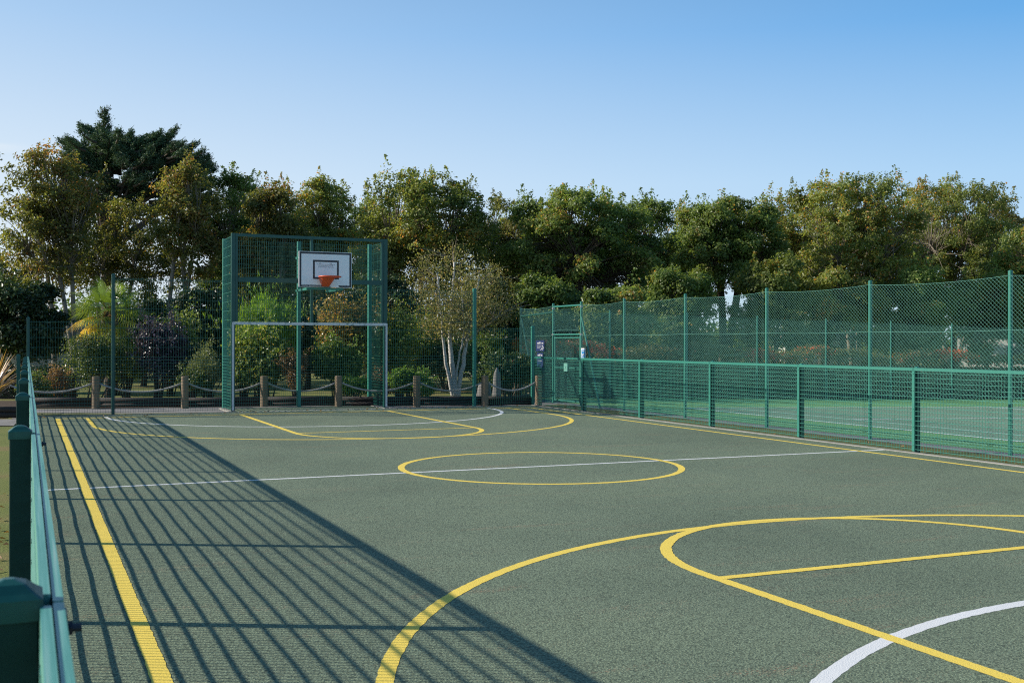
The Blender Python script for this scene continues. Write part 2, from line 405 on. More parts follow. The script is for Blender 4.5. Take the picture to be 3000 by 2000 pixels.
strip('free_throw_line', [(4.05,5.9),(7.28,5.9)], 0.08, Z4, M['yellow'], label='yellow free throw line at the near end')
tcourt = bpy.data.objects['tennis_court']
for nm, a, b, lb in (('side_line',(14.3,-1.5),(14.3,22.3),'white doubles side line'),('side_line',(15.5,-1.5),(15.5,22.3),'white singles side line'),
        ('side_line',(24.0,-1.5),(24.0,22.3),None),('side_line',(25.3,-1.5),(25.3,22.3),None),('base_line',(14.27,22.3),(25.33,22.3),'white base line'),('service_line',(15.5,17.9),(24.0,17.9),'white service line'),('centre_line',(19.75,10.5),(19.75,17.9),None)):
    strip(nm, [a,b], 0.085, 0.0 if nm=='side_line' else 0.002, M['white_line'], tcourt, step=1.0, label=lb, jit=0.001, zf=slope)

# ------------------------------------------------------------------ mesh fences
def lattice(mb, o, d, width, z0, z1, hz, nrm, vs=0.05, vr=0.003, hr=0.004, off=0.007, twin=True, wob=0.0):
    """welded wire panel in the vertical plane through o along unit d; nrm points at the court"""
    o = np.array(o, float); d = np.array(d, float); nrm = np.array(nrm, float); up = np.array([0,0,1.0])
    n = int(round(width/vs)); s = (np.arange(n)+0.5)*width/n
    P0 = o + s[:,None]*d + z0*up; P1 = o + s[:,None]*d + z1*up
    mb.segs(P0, P1, vr*1.1, n=4)
    for z in hz:
        if wob > 0:
            ph = RNG.uniform(0,6); k = max(2, int(width/0.16)); ss = np.linspace(0, width, k+1)
            zz = z + wob*np.sin(ss*2*math.pi/width*1.5+ph)*np.sin(ss*math.pi/width) + RNG.normal(0, wob*0.12, k+1)*np.sin(ss*math.pi/width)
        for sg in ((-1,1) if twin else (1,)):
            if wob > 0:
                pts = o + ss[:,None]*d + zz[:,None]*up + nrm*off*sg
                mb.poly(pts, hr, n=6)
            else:
                mb.segs([o+z*up+nrm*off*sg], [o+width*d+z*up+nrm*off*sg], hr*1.15, n=4)

def post(parent, x, y, h, w=0.06, mat=None, dome=True, z0=0.0, name='post', d=None, capmat=None):
    d = w if d is None else d
    mb = MB(); mb.bevel_box(x-w/2, x+w/2, y-d/2, y+d/2, z0-0.05, h, 0.0025)
    p = mb.build(name, mat, parent)
    if dome:
        c = MB(); e = 0.004
        prof = [(w/2+e, h-0.022), (w/2+e, h+0.002), (w/2-0.004, h+0.008), (w*0.28, h+0.017), (0.006, h+0.022)]
        rings = []
        for r_, z_ in prof:
            rd = r_*d/w
            b = min(0.003, r_*0.4)
            rings += [(x+sx*(r_-b*(1-k)), y+sy*(rd-b*k), z_) for sx, sy, k in ((1,-1,1),(1,-1,0))[::1]]
            rings = rings[:-2]
            rings += [(x+r_-b,y-rd,z_),(x+r_,y-rd+b,z_),(x+r_,y+rd-b,z_),(x+r_-b,y+rd,z_),(x-r_+b,y+rd,z_),(x-r_,y+rd-b,z_),(x-r_,y-rd+b,z_),(x-r_+b,y-rd,z_)]
        q = [(m*8+i, m*8+(i+1)%8, (m+1)*8+(i+1)%8, (m+1)*8+i) for m in range(len(prof)-1) for i in range(8)]
        c.add(rings, [np.array(q), np.array([list(range((len(prof)-1)*8, len(prof)*8))])])
        c.build('post_cap', capmat or mat, p, smooth=False)
    return p

# ---- left rebound fence, running right beside the camera
lf = thing('low_mesh_fence', 'low dark green mesh fence with capped posts, seen end-on along the left edge', 'fence', None, (0,0,0))
LY = [-1.15 + 2.535*i for i in range(11)]
HZL = [0.05 + 0.0668*i for i in range(17)]
for i, y in enumerate(LY[:-1]):
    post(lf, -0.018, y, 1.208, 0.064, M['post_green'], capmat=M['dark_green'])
    mb = MB(); lattice(mb, (0.026, y+0.02, 0), (0,1,0), 2.50, 0.03, 1.16, HZL, (1,0,0), wob=0.0022)
    mb.build('mesh_panel', M['mid_green'], lf)
    mb = MB()
    mb.bevel_box(0.0285, 0.0405, y+0.004, y+2.531, 1.140, 1.1985, 0.002)
    mb.build('top_rail', M['rail'], lf)
    mb = MB()
    mb.bevel_box(0.0145, 0.0265, y+0.03, y+2.505, 1.150, 1.2015, 0.002)
    mb.build('top_rail', M['rail'], lf, label='inner flat of the top rail')
    mb = MB()                                                  # clamp and bolt where the rail meets the post
    mb.box(0.041, 0.044, y-0.016, y+0.026, 1.14, 1.185); mb.segs([(0.02,y+0.005,1.165)],[(0.060,y+0.005,1.165)],0.005,n=8); mb.segs([(0.046,y+0.005,1.165)],[(0.050,y+0.005,1.165)],0.009,n=6)
    mb.build('clamp', M['dark_steel'], lf)

# ---- right rebound fence
rf = thing('low_mesh_fence', 'low bright green mesh fence with flat top rail along the right side of the court', 'fence', None, (11.2,0,0))
RY = [24.0-2.47*i for i in range(10)]
HZR = [0.045 + 0.0655*i for i in range(17)]
for i in range(len(RY)-1):
    y1, y0 = RY[i], RY[i+1]
    mb = MB(); lattice(mb, (-0.02, y0+0.0, 0), (0,1,0), y1-y0, 0.02, 1.125, HZR, (-1,0,0), hr=0.0034, vr=0.0024, twin=False)
    mb.build('mesh_panel', M['pale_wire'], rf)
    mb = MB(); mb.bevel_box(-0.042, 0.0, y0+0.002, y1-0.002, 1.122, 1.163, 0.004)
    mb.build('top_rail', M['mid_green'], rf)
    p = post(rf, 0.032, y0, 1.158, 0.062, M['mid_green'])
    p.data.materials[0] = M['dark_green']  # shaded side of the post put into the colour by a darker green
    mb = MB(); mb.bevel_box(-0.040, -0.030, y0-0.026, y0+0.026, 0.02, 1.12, 0.002)
    for z in (0.1,0.35,0.6,0.85,1.08): mb.segs([(-0.046,y0,z)],[(-0.035,y0,z)],0.008,n=6)
    mb.build('clamp_bar', M['mid_green'], rf)

# ---- far fences on both sides of the goal
YF = 24.2
def hzs(top): return [0.05+0.0668*i for i in range(18)] + [z for z in np.arange(1.385, top, 0.2)]
def far_bay(parent, x0, x1, top, y=YF-0.02):
    mb = MB(); lattice(mb, (x0,y,0), (1,0,0), x1-x0, 0.025, top, hzs(top-0.02)+[top-0.03], (0,-1,0), vr=0.0027, twin=False)
    return mb.build('mesh_panel', M['wire_green'], parent)
fl = thing('tall_mesh_fence', 'dark green welded mesh fence left of the goal, stepping up from short to tall', 'fence')
far_bay(fl, 0.06, 1.62, 1.93); far_bay(fl, 1.66, 4.02, 2.84)
post(fl, 0.03, YF+0.012, 1.975, 0.062, M['dark_green']); post(fl, 1.64, YF+0.012, 2.89, 0.064, M['dark_green'])
for x, h in ((0.03,1.95),(1.64,2.85)):
    mb = MB(); mb.bevel_box(x-0.022, x+0.022, YF-0.04, YF-0.03, 0.02, h, 0.002); 
    for z in np.arange(0.15, h, 0.4): mb.segs([(x,YF-0.046,z)],[(x,YF-0.035,z)],0.008,n=6)
    mb.build('clamp_bar', M['dark_green'], fl)
fr = thing('tall_mesh_fence', 'green welded mesh fence right of the goal, stepping down to a short corner post', 'fence')
far_bay(fr, 7.56, 9.67, 2.72); far_bay(fr, 9.73, 11.17, 1.86)
post(fr, 9.70, YF+0.03, 2.76, 0.075, M['mid_green']); post(fr, 11.205, YF+0.0, 1.88, 0.072, M['mid_green'])

# ---- the goal with its high caged end
gl = thing('goal_cage', 'tall dark green caged goal with chipped white crossbar and white posts at the far end', 'goal')
XL, XR, YB, HT = 4.08, 7.49, 25.40, 3.85
def beam(name, x0,x1,y0,y1,z0,z1, mat='dark_green', label=None, par=gl):
    mb = MB(); mb.bevel_box(x0,x1,y0,y1,z0,z1,0.004); return mb.build(name, M[mat], par, label=label)
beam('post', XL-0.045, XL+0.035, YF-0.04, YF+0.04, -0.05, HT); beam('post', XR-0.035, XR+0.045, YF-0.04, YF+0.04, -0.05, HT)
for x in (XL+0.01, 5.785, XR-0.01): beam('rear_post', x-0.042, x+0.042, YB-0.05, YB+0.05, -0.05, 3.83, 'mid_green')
beam('frame_stile', XL+0.037, XL+0.097, YF-0.025, YF+0.035, 1.945, 3.775); beam('frame_stile', XR-0.097, XR-0.037, YF-0.025, YF+0.035, 1.945, 3.775)
beam('top_beam', XL+0.037, XR-0.037, YF-0.03, YF+0.04, 3.78, 3.845)
beam('middle_beam', XL+0.099, XR-0.099, YF-0.045, YF-0.029, 2.80, 2.90, label='flat horizontal beam behind the backboard')
beam('frame_stile', 5.765, 5.817, YF-0.027, YF+0.033, 1.935, 3.775)
M['chipped'] = paint_mat('chipped_white_paint', (0.66,0.67,0.68), (0.58,0.59,0.6), rough=0.45, nscale=3.2, dirt=(0.008,0.10,0.078), dirt_amt=1.0)
beam('crossbar', XL-0.008, XR+0.008, YF-0.056, YF-0.042, 1.875, 1.935, 'chipped', 'white crossbar with green chips')
for x in (XL-0.03, XR-0.0):
    gp = beam('goal_post', x-0.001, x+0.044, YF-0.052, YF-0.0405, 0.03, 1.93, 'white_paint', 'white flat post')
    for z in np.arange(0.12, 1.9, 0.35):
        mb = MB(); mb.segs([(x+0.022,YF-0.056,z)],[(x+0.022,YF-0.052,z)],0.007,n=6); mb.build('bolt', M['steel'], gp)
mb = MB(); lattice(mb, (XL+0.06,YB-0.06,0),(1,0,0),5.74-XL-0.06,0.025,3.80,hzs(3.8),(0,-1,0),vr=0.0026,twin=False); mb.build('rear_mesh_panel', M['wire_green'], gl)
mb = MB(); lattice(mb, (5.83,YB-0.06,0),(1,0,0),XR-0.06-5.83,0.025,3.80,hzs(3.8),(0,-1,0),vr=0.0026,twin=False); mb.build('rear_mesh_panel', M['wire_green'], gl)
for x, s in ((XL-0.02,-1),(XR+0.02,1)):
    mb = MB(); lattice(mb, (x,YF+0.045,0),(0,1,0),YB-YF-0.10,0.025,3.80,hzs(3.8),(s,0,0)); mb.build('side_mesh_panel', M['wire_green'] if s>0 else M['mid_green'], gl)  # sun-facing panel gets the lighter green; its light is in the colour
for x0, x1 in ((XL+0.10,5.763),(5.82,XR-0.10)):
    for z0, z1 in ((1.945,2.90),(2.905,3.775)):
        mb = MB(); lattice(mb, (x0,YF+0.0,0),(1,0,0),x1-x0,z0,z1,list(np.arange(z0+0.08,z1,0.2)),(0,-1,0),vr=0.0026,twin=False); mb.build('upper_mesh_panel', M['wire_green'], gl)

# ---- backboard and ring
bb = thing('basketball_backboard', 'white basketball backboard with black borders and orange ring, fixed in front of the goal cage', 'backboard', None, (5.79, 22.95, 2.66))
BX0, BX1, BZ0, BZ1, BYY = 5.224-5.79, 6.359-5.79, 0.0, 0.75, 0.0
mb = MB(); mb.bevel_box(BX0, BX1, 0.0, 0.03, BZ0, BZ1, 0.003); board = mb.build('board', M['board'], bb)
def flat(mb, x0, x1, z0, z1, y=-0.002): mb.add([(x0,y,z0),(x1,y,z0),(x1,y,z1),(x0,y,z1)], np.array([(0,1,2,3)]))
mb = MB(); e = 0.010; t = 0.040
flat(mb, BX0+e, BX1-e, BZ1-e-t, BZ1-e); flat(mb, BX0+e, BX0+e+t, BZ0+e+0.04, BZ1-e-t); flat(mb, BX1-e-t, BX1-e, BZ0+e, BZ1-e-t)
y = -0.002                                                    # bottom border: broken off to the right of the ring
mb.add([(BX0+e,y,BZ0+0.006),(0.10,y,BZ0+0.006),(0.125,y,BZ0+0.016),(0.085,y,BZ0+0.03),(0.075,y,BZ0+0.046),(BX0+e,y,BZ0+0.05)], [np.array([list(range(6))])])
mb.add([(0.305,y,BZ0+0.006),(BX1-e-t,y,BZ0+0.01),(BX1-e-t,y,BZ0+0.046),(0.272,y,BZ0+0.046),(0.288,y,BZ0+0.028)], [np.array([list(range(5))])])
mb.build('border', M['black'], board)
mb = MB(); ix0, ix1, iz0, iz1 = BX0+0.297, BX0+0.854, BZ1-0.577, BZ1-0.175
flat(mb, ix0, ix1, iz1-t, iz1); flat(mb, ix0, ix1, iz0, iz0+t); flat(mb, ix0, ix0+t, iz0+t, iz1-t); flat(mb, ix1-t, ix1, iz0+t, iz1-t)
mb.build('target_rectangle', M['black'], board)
def text(body, x, z, size, mat, name, parent, y=-0.004, align='LEFT', rot=None, sx=1.0):
    cu = bpy.data.curves.new(name, 'FONT'); cu.body = body; cu.size = size; cu.align_x = align; cu.resolution_u = 2
    tmp = bpy.data.objects.new(name, cu); COL.objects.link(tmp)
    bpy.context.view_layer.update()
    me = bpy.data.meshes.new_from_object(tmp.evaluated_get(bpy.context.evaluated_depsgraph_get()))
    bpy.data.objects.remove(tmp)
    o = bpy.data.objects.new(name, me); COL.objects.link(o); me.materials.clear(); me.materials.append(mat)
    o.location = (x, y, z); o.rotation_euler = rot or (R(90),0,0); o.scale = (sx,1,1); o.parent = parent
    return o
text('WWW.ZAUN.CO.UK', BX0+0.055, 0.013, 0.046, M['paper'], 'web_address', board, sx=0.98)
for i, s in enumerate(('Do Not Climb On The Framework','Do Not Hang On The Rings','Do Not Hang On The Frame')):
    text(s, (ix0+ix1)/2+0.0, iz1-0.098-0.03*i, 0.030, M['grey_text'], 'warning_text', board, align='CENTER', sx=0.92)
for x in (-0.118, 0.118):
    mb = MB(); mb.segs([(x,-0.001,iz1-0.07)],[(x,-0.008,iz1-0.07)],0.010,n=8); mb.build('bolt', M['black'], board)
mb = MB()
for x in (-0.34, 0.34):
    mb.bevel_box(x-0.03, x+0.03, 0.032, 1.20, -0.055, -0.004, 0.003); mb.bevel_box(x-0.03, x+0.03, 0.032, 1.20, 0.66, 0.71, 0.003)
mb.bevel_box(-0.40, 0.40, 0.034, 0.075, -0.050, -0.009, 0.003); mb.bevel_box(-0.05,0.05,0.034,0.07,0.0,0.65,0.003)
mb.build('support_arms', M['mid_green'], bb)
ring = MB(); a = np.linspace(0, 2*math.pi, 49)
ring.poly(np.column_stack([0.225*np.cos(a), -0.375+0.225*np.sin(a), np.full(49,0.205)]), 0.0145, n=8, cap=False)
for x in (-0.10,0.10): ring.segs([(x,-0.17,0.20)],[(x,0.0,0.20)],0.012,n=8)
ring = ring.build('ring', M['orange'], bb, smooth=True)
hood = MB(); prof = []
k = 25
def hoodpt(u, v):      # u along the sheet, v from ring (0) down to the board (1)
    ang = math.pi + math.pi*u
    rx = 0.155*(1-v)+0.068*v; ry = 0.17*(1-v)+0.085*v
    cy = -0.22*(1-v)-0.015*v; z = 0.195*(1-v)+0.012*v
    return (rx*math.cos(ang), cy+ry*math.sin(ang), z)
vs_ = np.linspace(0,1,7); us_ = np.linspace(0,1,k)
Vh = [hoodpt(u,v) for v in vs_ for u in us_]
Vh2 = [(x*0.975, y+0.004, z) for x,y,z in Vh]
q = [(j*k+i, j*k+i+1, (j+1)*k+i+1, (j+1)*k+i) for j in range(6) for i in range(k-1)]
hood.add(Vh, np.array(q)); hood.add(Vh2, np.array([f[::-1] for f in q]))
for s in (0, k-1):                                            # cheeks back to the board
    x0 = Vh[s]; x1 = Vh[6*k+s]
    hood.add([x0, (x0[0],-0.002,x0[2]), (x1[0],-0.002,x1[2]), x1], np.array([(0,1,2,3)]))
hood.build('ring_hood', M['orange'], ring, smooth=True, label='tapered orange sheet hood under the ring')

# ------------------------------------------------------------------ tennis court fences (chain link)
def chain(mb, o, d, W, H, z0, zb=0.0, a=0.066, h=0.058, r=0.0012, sag=0.03, dz=0.0):
    """diamond netting of size W x H in the vertical plane through o along d; the bottom follows a fall of dz over W"""
    o = np.array(o,float); d = np.array(d,float); m = h/a
    P0=[]; P1=[]
    n = int((W + H/m)/a)+2
    for sgn in (1,-1):
        for k in range(-int(H/m/a)-2, n+1):
            c = k*a                                           # line s = c + sgn*(z/m)
            pts=[]
            s0, s1 = (c, c+sgn*H/m)
            zA, zB = 0.0, H
            if sgn > 0:
                if s1 <= 0 or s0 >= W: continue
                if s0 < 0: zA = -s0*m; s0 = 0
                if s1 > W: zB = (W-c)*m; s1 = W
            else:
                if s0 <= 0 or s1 >= W: continue
                if s0 > W: zA = (c-W)*m; s0 = W
                if s1 < 0: zB = c*m; s1 = 0
            if zB - zA < 0.01: continue
            zmid = min(zB, H)
            def zz(s, z):
                return z0 + dz*s/W + z - (sag*4*(s/W)*(1-s/W))*(z/H)
            P0.append(o+d*s0+np.array([0,0,zz(s0,zA)])); P1.append(o+d*s1+np.array([0,0,zz(s1,zB)]))
    mb.segs(P0, P1, r*1.25, n=3, caps=False)

def line_wire(mb, a, b, sag=0.03, r=0.002, n=9):
    a=np.array(a,float); b=np.array(b,float); t=np.linspace(0,1,n)[:,None]
    p = a+(b-a)*t; p[:,2] -= sag*4*(t*(1-t))[:,0]; mb.poly(p, r, n=4)

def round_post(parent, x, y, z0, z1, r, mat, name='post'):
    mb = MB(); mb.poly([(x,y,z0-0.1),(x,y,z1)], r, n=14)
    mb.poly([(x,y,z1),(x,y,z1+0.008),(x,y,z1+0.018)], [r*1.06,r*1.04,r*0.5], n=14)
    return mb.build(name, mat, parent, smooth=False)

TX = 12.15
tn = thing('chain_link_fence', 'tall green chain link fence with round posts just beyond the low fence on the right', 'fence')
TY = [23.47,21.40,18.92,16.25,13.60,10.90,8.25,5.60]
for y in TY+[25.0,27.0]: round_post(tn, TX, y, 0, 2.47 if y<25.5 else 2.43, 0.031, M['mid_green'] if y<26 else M['dark_green'])  # shadow on the rear corner post is painted in as a darker green
for y1, y0 in list(zip(TY[:-1], TY[1:]))+[(27.0,25.0)]:
    mb = MB(); chain(mb, (TX-0.036,y0+0.03,0),(0,1,0), y1-y0-0.06, 2.38, 0.03, sag=0.04); mb.build('chain_link_panel', M['mint_wire'], tn)
    for z, sg in ((2.415,0.04),(1.68,0.015),(0.1,0.0)):
        mb = MB(); line_wire(mb,(TX-0.038,y0,z),(TX-0.038,y1,z),sg); mb.build('line_wire', M['mint_wire'], tn)
for p, q in (((TX-0.03,23.40,2.12),(TX-0.03,22.48,0.0)), ((TX,26.95,2.15),(TX,26.0,0.0)), ((TX-0.02,27.0,2.20),(TX-0.02,25.0,2.26))):
    mb = MB(); mb.poly([p,q], 0.022, n=10); mb.build('brace', M['mid_green'] if q[1]<24 else M['dark_green'], tn)  # rear braces darkened in colour like the shadowed corner post
# over the gate
mb = MB(); mb.poly([(TX,23.47,2.40),(TX,25.0,2.40)],0.022,n=10); mb.build('top_tube', M['mid_green'], tn)
mb = MB(); chain(mb,(TX-0.03,23.51,0),(0,1,0),1.45,0.60,1.77,sag=0.03); line_wire(mb,(TX-0.03,23.5,1.79),(TX-0.03,24.97,1.79),-0.03); mb.build('chain_link_panel', M['mint_wire'], tn)
mb = MB(); mb.poly([(TX,23.5,1.70),(TX,24.97,1.70)],0.022,n=10); mb.build('transom', M['mid_green'], tn)
for y, z in ((23.47,2.36),(23.47,1.70),(25.0,2.36),(25.0,1.70),(23.47,0.6)):
    mb = MB(); mb.poly([(TX,y,z-0.02),(TX,y,z+0.02)],0.037,n=10); mb.segs([(TX-0.06,y-0.02,z)],[(TX-0.03,y-0.02,z)],0.008,n=6); mb.build('clip', M['steel'], tn)
gt = thing('gate', 'narrow green chain link gate with a square lock plate beside the leaning brace', 'gate', None, (TX,24.22,0))
mb = MB(); mb.poly([(0,-0.69,0.06),(0,-0.69,1.66)],0.02,n=10); mb.poly([(0,0.69,0.06),(0,0.69,1.66)],0.02,n=10); mb.poly([(0,-0.69,1.62),(0,0.69,1.62)],0.019,n=10); mb.poly([(0,-0.69,0.07),(0,0.69,0.07)],0.019,n=10); mb.poly([(0,-0.69,0.88),(0,0.69,0.88)],0.016,n=10)
mb.build('gate_frame', M['mid_green'], gt)
mb = MB(); chain(mb,(-0.025,-0.67,0),(0,1,0),1.34,1.56,0.09,sag=0.0); mb.build('chain_link_panel', M['mint_wire'], gt)
mb = MB(); mb.bevel_box(-0.05,-0.03,-0.10,0.10,0.80,1.0,0.003); mb.segs([(-0.06,0.0,0.9)],[(-0.05,0.0,0.9)],0.02,n=8); mb.build('lock_plate', M['mint_wire'], gt)
# far tennis fence
tf = thing('chain_link_fence', 'distant chain link fence in front of the red-tipped hedge behind the tennis court', 'fence')
TXS = [12.15,14.87,17.40,19.85,22.40,24.95,27.50,30.10,32.70,35.3]
for x in TXS[1:]: round_post(tf, x, 27.0, slope(x), slope(x)+2.44, 0.026, M['mid_green'])
for x0, x1 in zip(TXS[:-1], TXS[1:]):
    mb = MB(); chain(mb,(x0+0.03,26.97,0),(1,0,0),x1-x0-0.06,2.34,0.03+slope(x0),sag=0.03,dz=slope(x1)-slope(x0)); mb.build('chain_link_panel', M['mint_wire'], tf)
    for z in (2.38,1.3,0.1):
        mb = MB(); line_wire(mb,(x0,26.96,z+slope(x0)),(x1,26.96,z+slope(x1)),0.02); mb.build('line_wire', M['mint_wire'], tf)

# ------------------------------------------------------------------ notices on the tennis fence
def sign(name, label, y, z, w, h, mat):
    t = thing(name, label, 'sign', None, (TX-0.075, y, z))
    mb = MB(); mb.bevel_box(-0.004,0.004,-w/2,w/2,0,h,0.001); mb.build('panel', mat, t)
    return t
def marks(t, rects, mat, name='lettering', x=-0.006):
    mb = MB()
    for y0,y1,z0,z1 in rects: mb.add([(x,y1,z0),(x,y0,z0),(x,y0,z1),(x,y1,z1)], np.array([(0,1,2,3)]))
    mb.build(name, mat, t)
def strokes(yc, wid, z0, h, n, hole=0.3):
    out=[]; p = wid/n; rr = random.Random(int(z0*1e4)+n)
    for i in range(n):
        y = yc+wid/2-(i+0.5)*p; hh = h*rr.choice((0.65,0.65,1.0))
        out.append((y-p*0.36, y-p*0.08, z0, z0+hh)); 
        if rr.random()>hole: out.append((y+p*0.05,y+p*0.36,z0,z0+h*0.62))
    return out
s1 = sign('notice', 'navy notice with white lettering and a round emblem, upper of two by the gate', 25.62, 1.28, 0.50, 0.28, M['blue_sign'])
marks(s1, strokes(0.0,0.40,0.19,0.05,7,0.4)+strokes(0.0,0.38,0.14,0.014,14)+strokes(0.07,0.22,0.10,0.012,9)+strokes(0.08,0.18,0.07,0.012,8), M['paper'])
mb = MB(); a = np.linspace(0,2*math.pi,15)
mb.poly(np.column_stack([np.full(15,-0.007), -0.155+0.05*np.cos(a), 0.085+0.045*np.sin(a)]), 0.007, n=4, cap=False)
mb.segs([(-0.007,-0.11,0.06)],[(-0.007,-0.03,0.03)],0.006,n=4); mb.segs([(-0.007,-0.13,0.085)],[(-0.007,-0.18,0.085)],0.006,n=4); mb.build('emblem', M['paper'], s1)
s2 = sign('notice', 'narrower navy notice with white lettering hung below the emblem notice', 25.62, 0.80, 0.36, 0.44, M['blue_sign'])
marks(s2, strokes(0.0,0.28,0.36,0.05,5,0.3)+strokes(0.0,0.26,0.30,0.02,9)+strokes(0.0,0.26,0.23,0.012,11), M['paper'])
s3 = sign('notice', 'small white framed bright blue notice on the fence by the leaning brace', 23.22, 1.10, 0.22, 0.27, M['paper'])
marks(s3, [(-0.085,0.085,0.03,0.235)], M['cyan_sign'], 'blue_field', -0.006)
marks(s3, strokes(0.0,0.12,0.195,0.022,5,0.1)+[(-0.03,0.03,0.045,0.055)], M['paper'], 'lettering', -0.008)
mb = MB(); mb.segs([(-0.009,0.05,0.145),(-0.009,-0.05,0.145),(-0.009,0.0,0.10)],[(-0.009,0.0,0.09),(-0.009,0.0,0.09),(-0.009,0.0,0.065)],0.012,n=4); mb.build('emblem', M['paper'], s3)

# gate post at the far left corner, outside the court
gp = thing('gate_post', 'dark green square post standing alone outside the left corner of the court', 'post', None, at(54,20.9))
post(gp, 0, 0, 1.24, 0.066, M['dark_green'])
mb = MB(); mb.segs([(-0.03,0,0.62)],[(-0.075,0,0.62)],0.012,n=8); mb.build('latch', M['steel'], gp)

# ------------------------------------------------------------------ bollards, rope, log edging
BP = [at(281,25.05), at(542,25.2), at(774,25.55), at(992,25.75), at(1221,25.9), at(1421,26.1), at(1578,26.4)]
BLAB = ['timber bollard left of the tall post of the left fence','timber bollard standing before the purple leaved bush','timber bollard seen through the goal mesh, left of the middle post','timber bollard seen through the goal mesh, right of the middle post','pale timber bollard between the goal and the white birch','timber bollard beside the grey boulder','timber bollard half hidden behind the corner of the low fence']
def bollard_mesh(h):
    mb = MB(); r = 0.083
    mb.poly([(0,0,-0.05),(0,0,h*0.3),(0,0,h*0.7),(0,0,h-0.012),(0,0,h)], [r*1.02,r,r*0.99,r,r*0.92], n=18); return mb
for p, lb in zip(BP, BLAB):
    t = thing('bollard', lb, 'bollard', 'timber bollards carrying the rope', p)
    bollard_mesh(0.715).build('timber_post', M['timber'], t)
def rope(p, q, label, sag=0.19, hz=0.55):
    u = (q-p)/np.linalg.norm(q-p); a = p+u*0.08; b = q-u*0.08
    t = np.linspace(0,1,19); pts = a+(b-a)*t[:,None]; pts[:,2] = hz - sag*4*t*(1-t)
    mb = MB(); mb.poly(pts, 0.021, n=8); o = mb.build('rope', M['rope'], None, smooth=True)
    tag(o, label, 'rope', 'rope swags between the bollards')
p0 = at(8,24.6)
RL = ['rope sagging from the left corner to the first timber bollard','rope sagging below the round bush and purple bush','rope sagging behind the left side of the goal','rope sagging behind the middle post of the goal','rope sagging behind the right side of the goal','rope sagging in front of the white birch trunks','rope sagging from the boulder bollard to the corner']
for (p,q), lb in zip(zip([p0]+BP[:-1], BP), RL): rope(p, q, lb)
def log_edge(name, pts, label, h=0.215, r=0.1):
    mb = MB(); P = np.array([at(px,w) for px,w in pts])
    for a, b in zip(P[:-1],P[1:]):
        for z in (h*0.25, h*0.75): 
            mb.poly([a+(0,0,z-0.0), a*0.5+b*0.5+(0,0,z), b+(0,0,z)], h*0.27, n=10)
    tag(mb.build(name, M['black_timber'], None, smooth=True), label, 'edging')
log_edge('log_edging', [(85,25.3),(281,25.35),(542,25.5),(774,25.85),(992,26.05),(1221,26.2),(1421,26.4),(1560,26.7)], 'dark timber log edging along the path behind the rope bollards')
log_edge('log_edging', [(-420,21.9),(-150,21.8),(66,21.75)], 'dark timber log edging below the spiky plant at far left')
# ------------------------------------------------------------------ foliage
G = {}
def lm(key, stops, k=1.85, **kw): G[key] = leaf_mat(key, [(p, tuple(min(0.8, c*k) for c in col)) for p, col in stops], **kw)
lm('sycamore_leaves', [(0.0,(0.030,0.050,0.013)),(0.45,(0.064,0.092,0.025)),(0.85,(0.100,0.120,0.035)),(0.97,(0.15,0.125,0.035)),(1.0,(0.20,0.105,0.03))], k=2.5, trans=0.5)
lm('olive_leaves', [(0.0,(0.034,0.045,0.014)),(0.40,(0.075,0.085,0.025)),(0.72,(0.112,0.108,0.033)),(0.92,(0.150,0.100,0.035)),(1.0,(0.19,0.085,0.03))], k=1.95, trans=0.5)
lm('golden_leaves', [(0.0,(0.034,0.050,0.014)),(0.45,(0.074,0.092,0.025)),(0.80,(0.115,0.122,0.033)),(0.94,(0.18,0.12,0.032)),(1.0,(0.26,0.115,0.025))], k=2.5, trans=0.5)
lm('cypress_foliage', [(0.0,(0.012,0.026,0.013)),(0.6,(0.030,0.056,0.028)),(1.0,(0.065,0.098,0.045))], k=2.2, trans=0.15, rough=0.6)
lm('dark_leaves', [(0.0,(0.010,0.020,0.008)),(0.6,(0.026,0.046,0.016)),(1.0,(0.065,0.085,0.03))], trans=0.25, rough=0.36, spec=0.5)
lm('birch_leaves', [(0.0,(0.06,0.07,0.026)),(0.5,(0.15,0.145,0.055)),(0.8,(0.24,0.20,0.09)),(1.0,(0.30,0.18,0.08))], trans=0.4)
lm('laurel_leaves', [(0.0,(0.035,0.065,0.014)),(0.5,(0.085,0.13,0.028)),(0.85,(0.17,0.19,0.045)),(1.0,(0.33,0.25,0.06))], trans=0.35, rough=0.42, spec=0.45)
lm('bright_leaves', [(0.0,(0.05,0.10,0.012)),(0.6,(0.11,0.20,0.025)),(1.0,(0.21,0.29,0.05))], trans=0.4, k=1.45)
lm('low_leaves', [(0.0,(0.03,0.06,0.012)),(0.6,(0.06,0.115,0.02)),(1.0,(0.11,0.17,0.035))], trans=0.4)
lm('orange_leaves', [(0.0,(0.06,0.07,0.018)),(0.4,(0.14,0.12,0.035)),(0.75,(0.28,0.16,0.05)),(1.0,(0.42,0.20,0.08))], trans=0.35, rough=0.3)
lm('russet_leaves', [(0.0,(0.06,0.035,0.016)),(0.5,(0.13,0.075,0.035)),(1.0,(0.23,0.14,0.065))], trans=0.3)
lm('plum_leaves', [(0.0,(0.008,0.007,0.012)),(0.6,(0.028,0.020,0.034)),(1.0,(0.085,0.065,0.095))], trans=0.15, rough=0.3, spec=0.6)
lm('grey_leaves', [(0.0,(0.05,0.065,0.025)),(0.6,(0.12,0.14,0.06)),(1.0,(0.22,0.24,0.12))], trans=0.3)
lm('hebe_leaves', [(0.0,(0.028,0.045,0.012)),(0.6,(0.075,0.105,0.025)),(1.0,(0.16,0.19,0.045))], trans=0.3)
